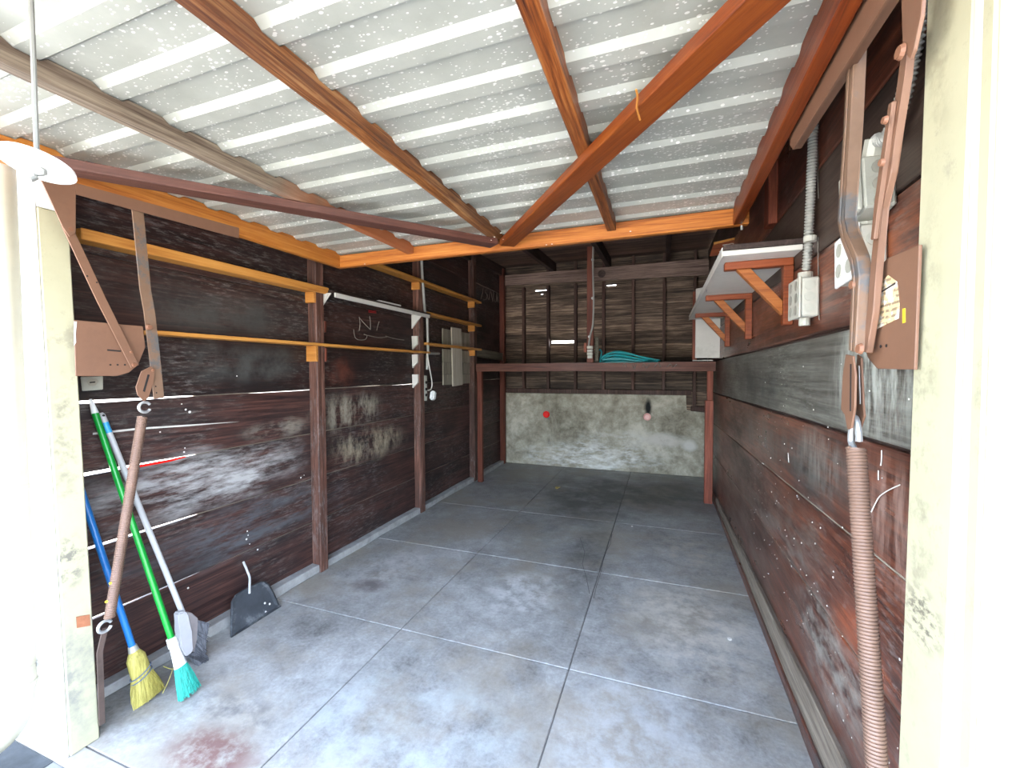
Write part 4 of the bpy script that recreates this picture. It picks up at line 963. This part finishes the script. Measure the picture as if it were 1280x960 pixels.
obj('head', prism([PLW(*p) for p in ((234, 765), (240, 766), (248, 773), (246, 800), (243, 816), (239, 800))], (-.032, 0, 0)), 'head_panel', bw, bev=.003)
gb_ = obj('bristles', prism([PLW(*p, -.004) for p in ((247, 775), (262, 779), (258, 800), (257, 818), (262, 836), (257, 842), (240, 824), (233, 821), (243, 815), (246, 800))], (-.026, 0, 0)), 'grey_bristle', bw)
sb = bmesh.new(); rnd = random.Random(9)
ia = [PLW(*p, -.003) for p in ((247, 777), (246, 800), (243, 815), (234, 821))]; ib = [PLW(*p, -.003) for p in ((263, 780), (259, 812), (262, 835), (257, 842))]
for i in range(130):
    f = rnd.random()*2.999; k = int(f); u = f-k
    p = ia[k].lerp(ia[k+1], u); q = ib[k].lerp(ib[k+1], u); dx = Vector((rnd.uniform(-.027, .004), 0, 0))
    q = p+(q-p)*rnd.uniform(.93, 1.03)
    q.z = max(q.z, .003); tube([p+dx, q+dx], .0016, 3, sb)
obj('bristle_strands', sb, 'grey_bristle', gb_)['kind'] = 'stuff'

# dustpan standing on its lip against the wall
l0 = PZ(.0025, 288, 797); l1 = PZ(.0025, 350, 758)
nd = Vector((.92, 0, .38))
DP = lambda x, y, off=0.0: onplane(x, y, l0+nd*off, nd)
dp = thing('dustpan', 'dusty black dustpan standing on its lip against the left wall', 'dustpan', (l0+l1)/2)
out = [(288.5, 796.5), (350, 757.5), (343, 741), (337, 731), (331, 726.5), (325, 727), (316, 731), (304, 737), (294, 744), (289.5, 752), (288.5, 770)]
def inset(pts, f):
    c = Vector((sum(p[0] for p in pts)/len(pts), sum(p[1] for p in pts)/len(pts)))
    return [tuple(c+(Vector(p)-c)*f) for p in pts]
bm = bmesh.new()
o1 = [bm.verts.new(DP(*p)) for p in out]; i1 = [bm.verts.new(DP(*p, .007)) for p in inset(out, .93)]; i2 = [bm.verts.new(DP(*p, .003)) for p in inset(out, .80)]
bk = [bm.verts.new(DP(*p)-nd*.006) for p in out]
n = len(out)
for A, C in ((o1, i1), (i1, i2), (bk, o1)):
    for k in range(n): bm.faces.new((A[k], A[(k+1) % n], C[(k+1) % n], C[k]))
bm.faces.new(i2); bm.faces.new(bk[::-1])
obj('pan', bm, 'black_plastic', dp)
obj('lip', bar(l0+Vector((.004, .0, .003)), l1+Vector((.004, 0, .003)), (1, 0, 0), .010, .004), 'black_plastic', dp)
obj('handle', tube(smoothpath([DP(304, 702, .0), DP(308, 711, .002), DP(312, 722, .004), DP(312, 732, .008), DP(312, 742, .009)], 5), .0062, 8), 'handle_white', dp, smooth=True)
for p in ((337, 755), (332, 765), (331, 754)): obj('paint_spot', disc(DP(*p, .004), nd, .006, .002, 7), 'white_bit', dp)

# ------------------------------------------------------------------ hanging disc, drain pipe, leaf
c = CAM + ray(46.5, 205)*(1.20/math.hypot(ray(46.5, 205).x, ray(46.5, 205).y))
hd = thing('pull_disc', 'white disc hanging on a grey cord in front of the left jamb', 'disc', (c.x, c.y, c.z-.03))
nrm = Vector((-.05, .25, 1)).normalized(); u = nrm.orthogonal().normalized(); v = nrm.cross(u)
obj('cord', tube([(c.x, c.y, 2.236), (c.x+.002, c.y, 2.1), (c.x, c.y, c.z+.01)], .0042, 8), 'cord', hd, smooth=True)
obj('disc', loft([c-nrm*.006, c-nrm*.003, c+nrm*.003, c+nrm*.008], [u*.050, u*.054, u*.052, u*.030], [v*.050, v*.054, v*.052, v*.030], 32), 'white_plastic', hd, smooth=True)
obj('knot', tube(smoothpath([c-nrm*.007, c-nrm*.014+u*.012, c-nrm*.018-u*.008+v*.008, c-nrm*.026+v*.004, c-nrm*.034-u*.004], 5), .0055, 8), 'cord', hd, smooth=True)

pd_ = thing('drain_pipe', 'white drain pipe with a curved foot outside the left jamb', 'pipe', (-2.3, .76, 0))
pw = [Vector((-2.225, .815, 2.6)), Vector((-2.225, .815, 1.4)), Vector((-2.225, .815, .42)), Vector((-2.228, .81, .26)), Vector((-2.25, .79, .14)), Vector((-2.33, .73, .065)), Vector((-2.50, .62, .045))]
obj('pipe_run', tube(smoothpath(pw, 7), .038, 18), 'pipe_white', pd_, smooth=True)
for z in (1.03, .36, .30): obj('collar', tube([Vector((-2.225, .815, z-.006)), Vector((-2.225, .815, z+.006))], .0405, 18), 'pipe_white', pd_, smooth=True)
obj('wall_strap', B((-2.20, -2.165, .842, .869, .352, .368)), 'steel', pd_)

lc = PZ(0, 697, 611)
lfm = bmesh.new(); pts = []
for i in range(10):
    t = i/10*2*math.pi; pts.append(lc+Vector((.030*math.cos(t)*(1+.25*math.cos(3*t)), .045*math.sin(t), .004+.018*abs(math.cos(t)))))
prism(pts, (0, 0, .002), lfm)
tag(obj('dry_leaf', lfm, 'leaf'), 'tiny curled dry leaf on the floor near the back wall', 'leaf')
for i, (px, py, lab) in enumerate(((790, 658, 'tiny white crumb on the dark floor left of the loft post'), (912, 799, 'white paint chip on the floor beside the right wall sill'), (1133, 717, ''))):
    if not lab: continue
    c = PZ(0, px, py); tag(obj('paint_chip', disc(c, (0, 0, 1), .012 if i else .009, .004, 6), 'white_bit'), lab, 'chip')
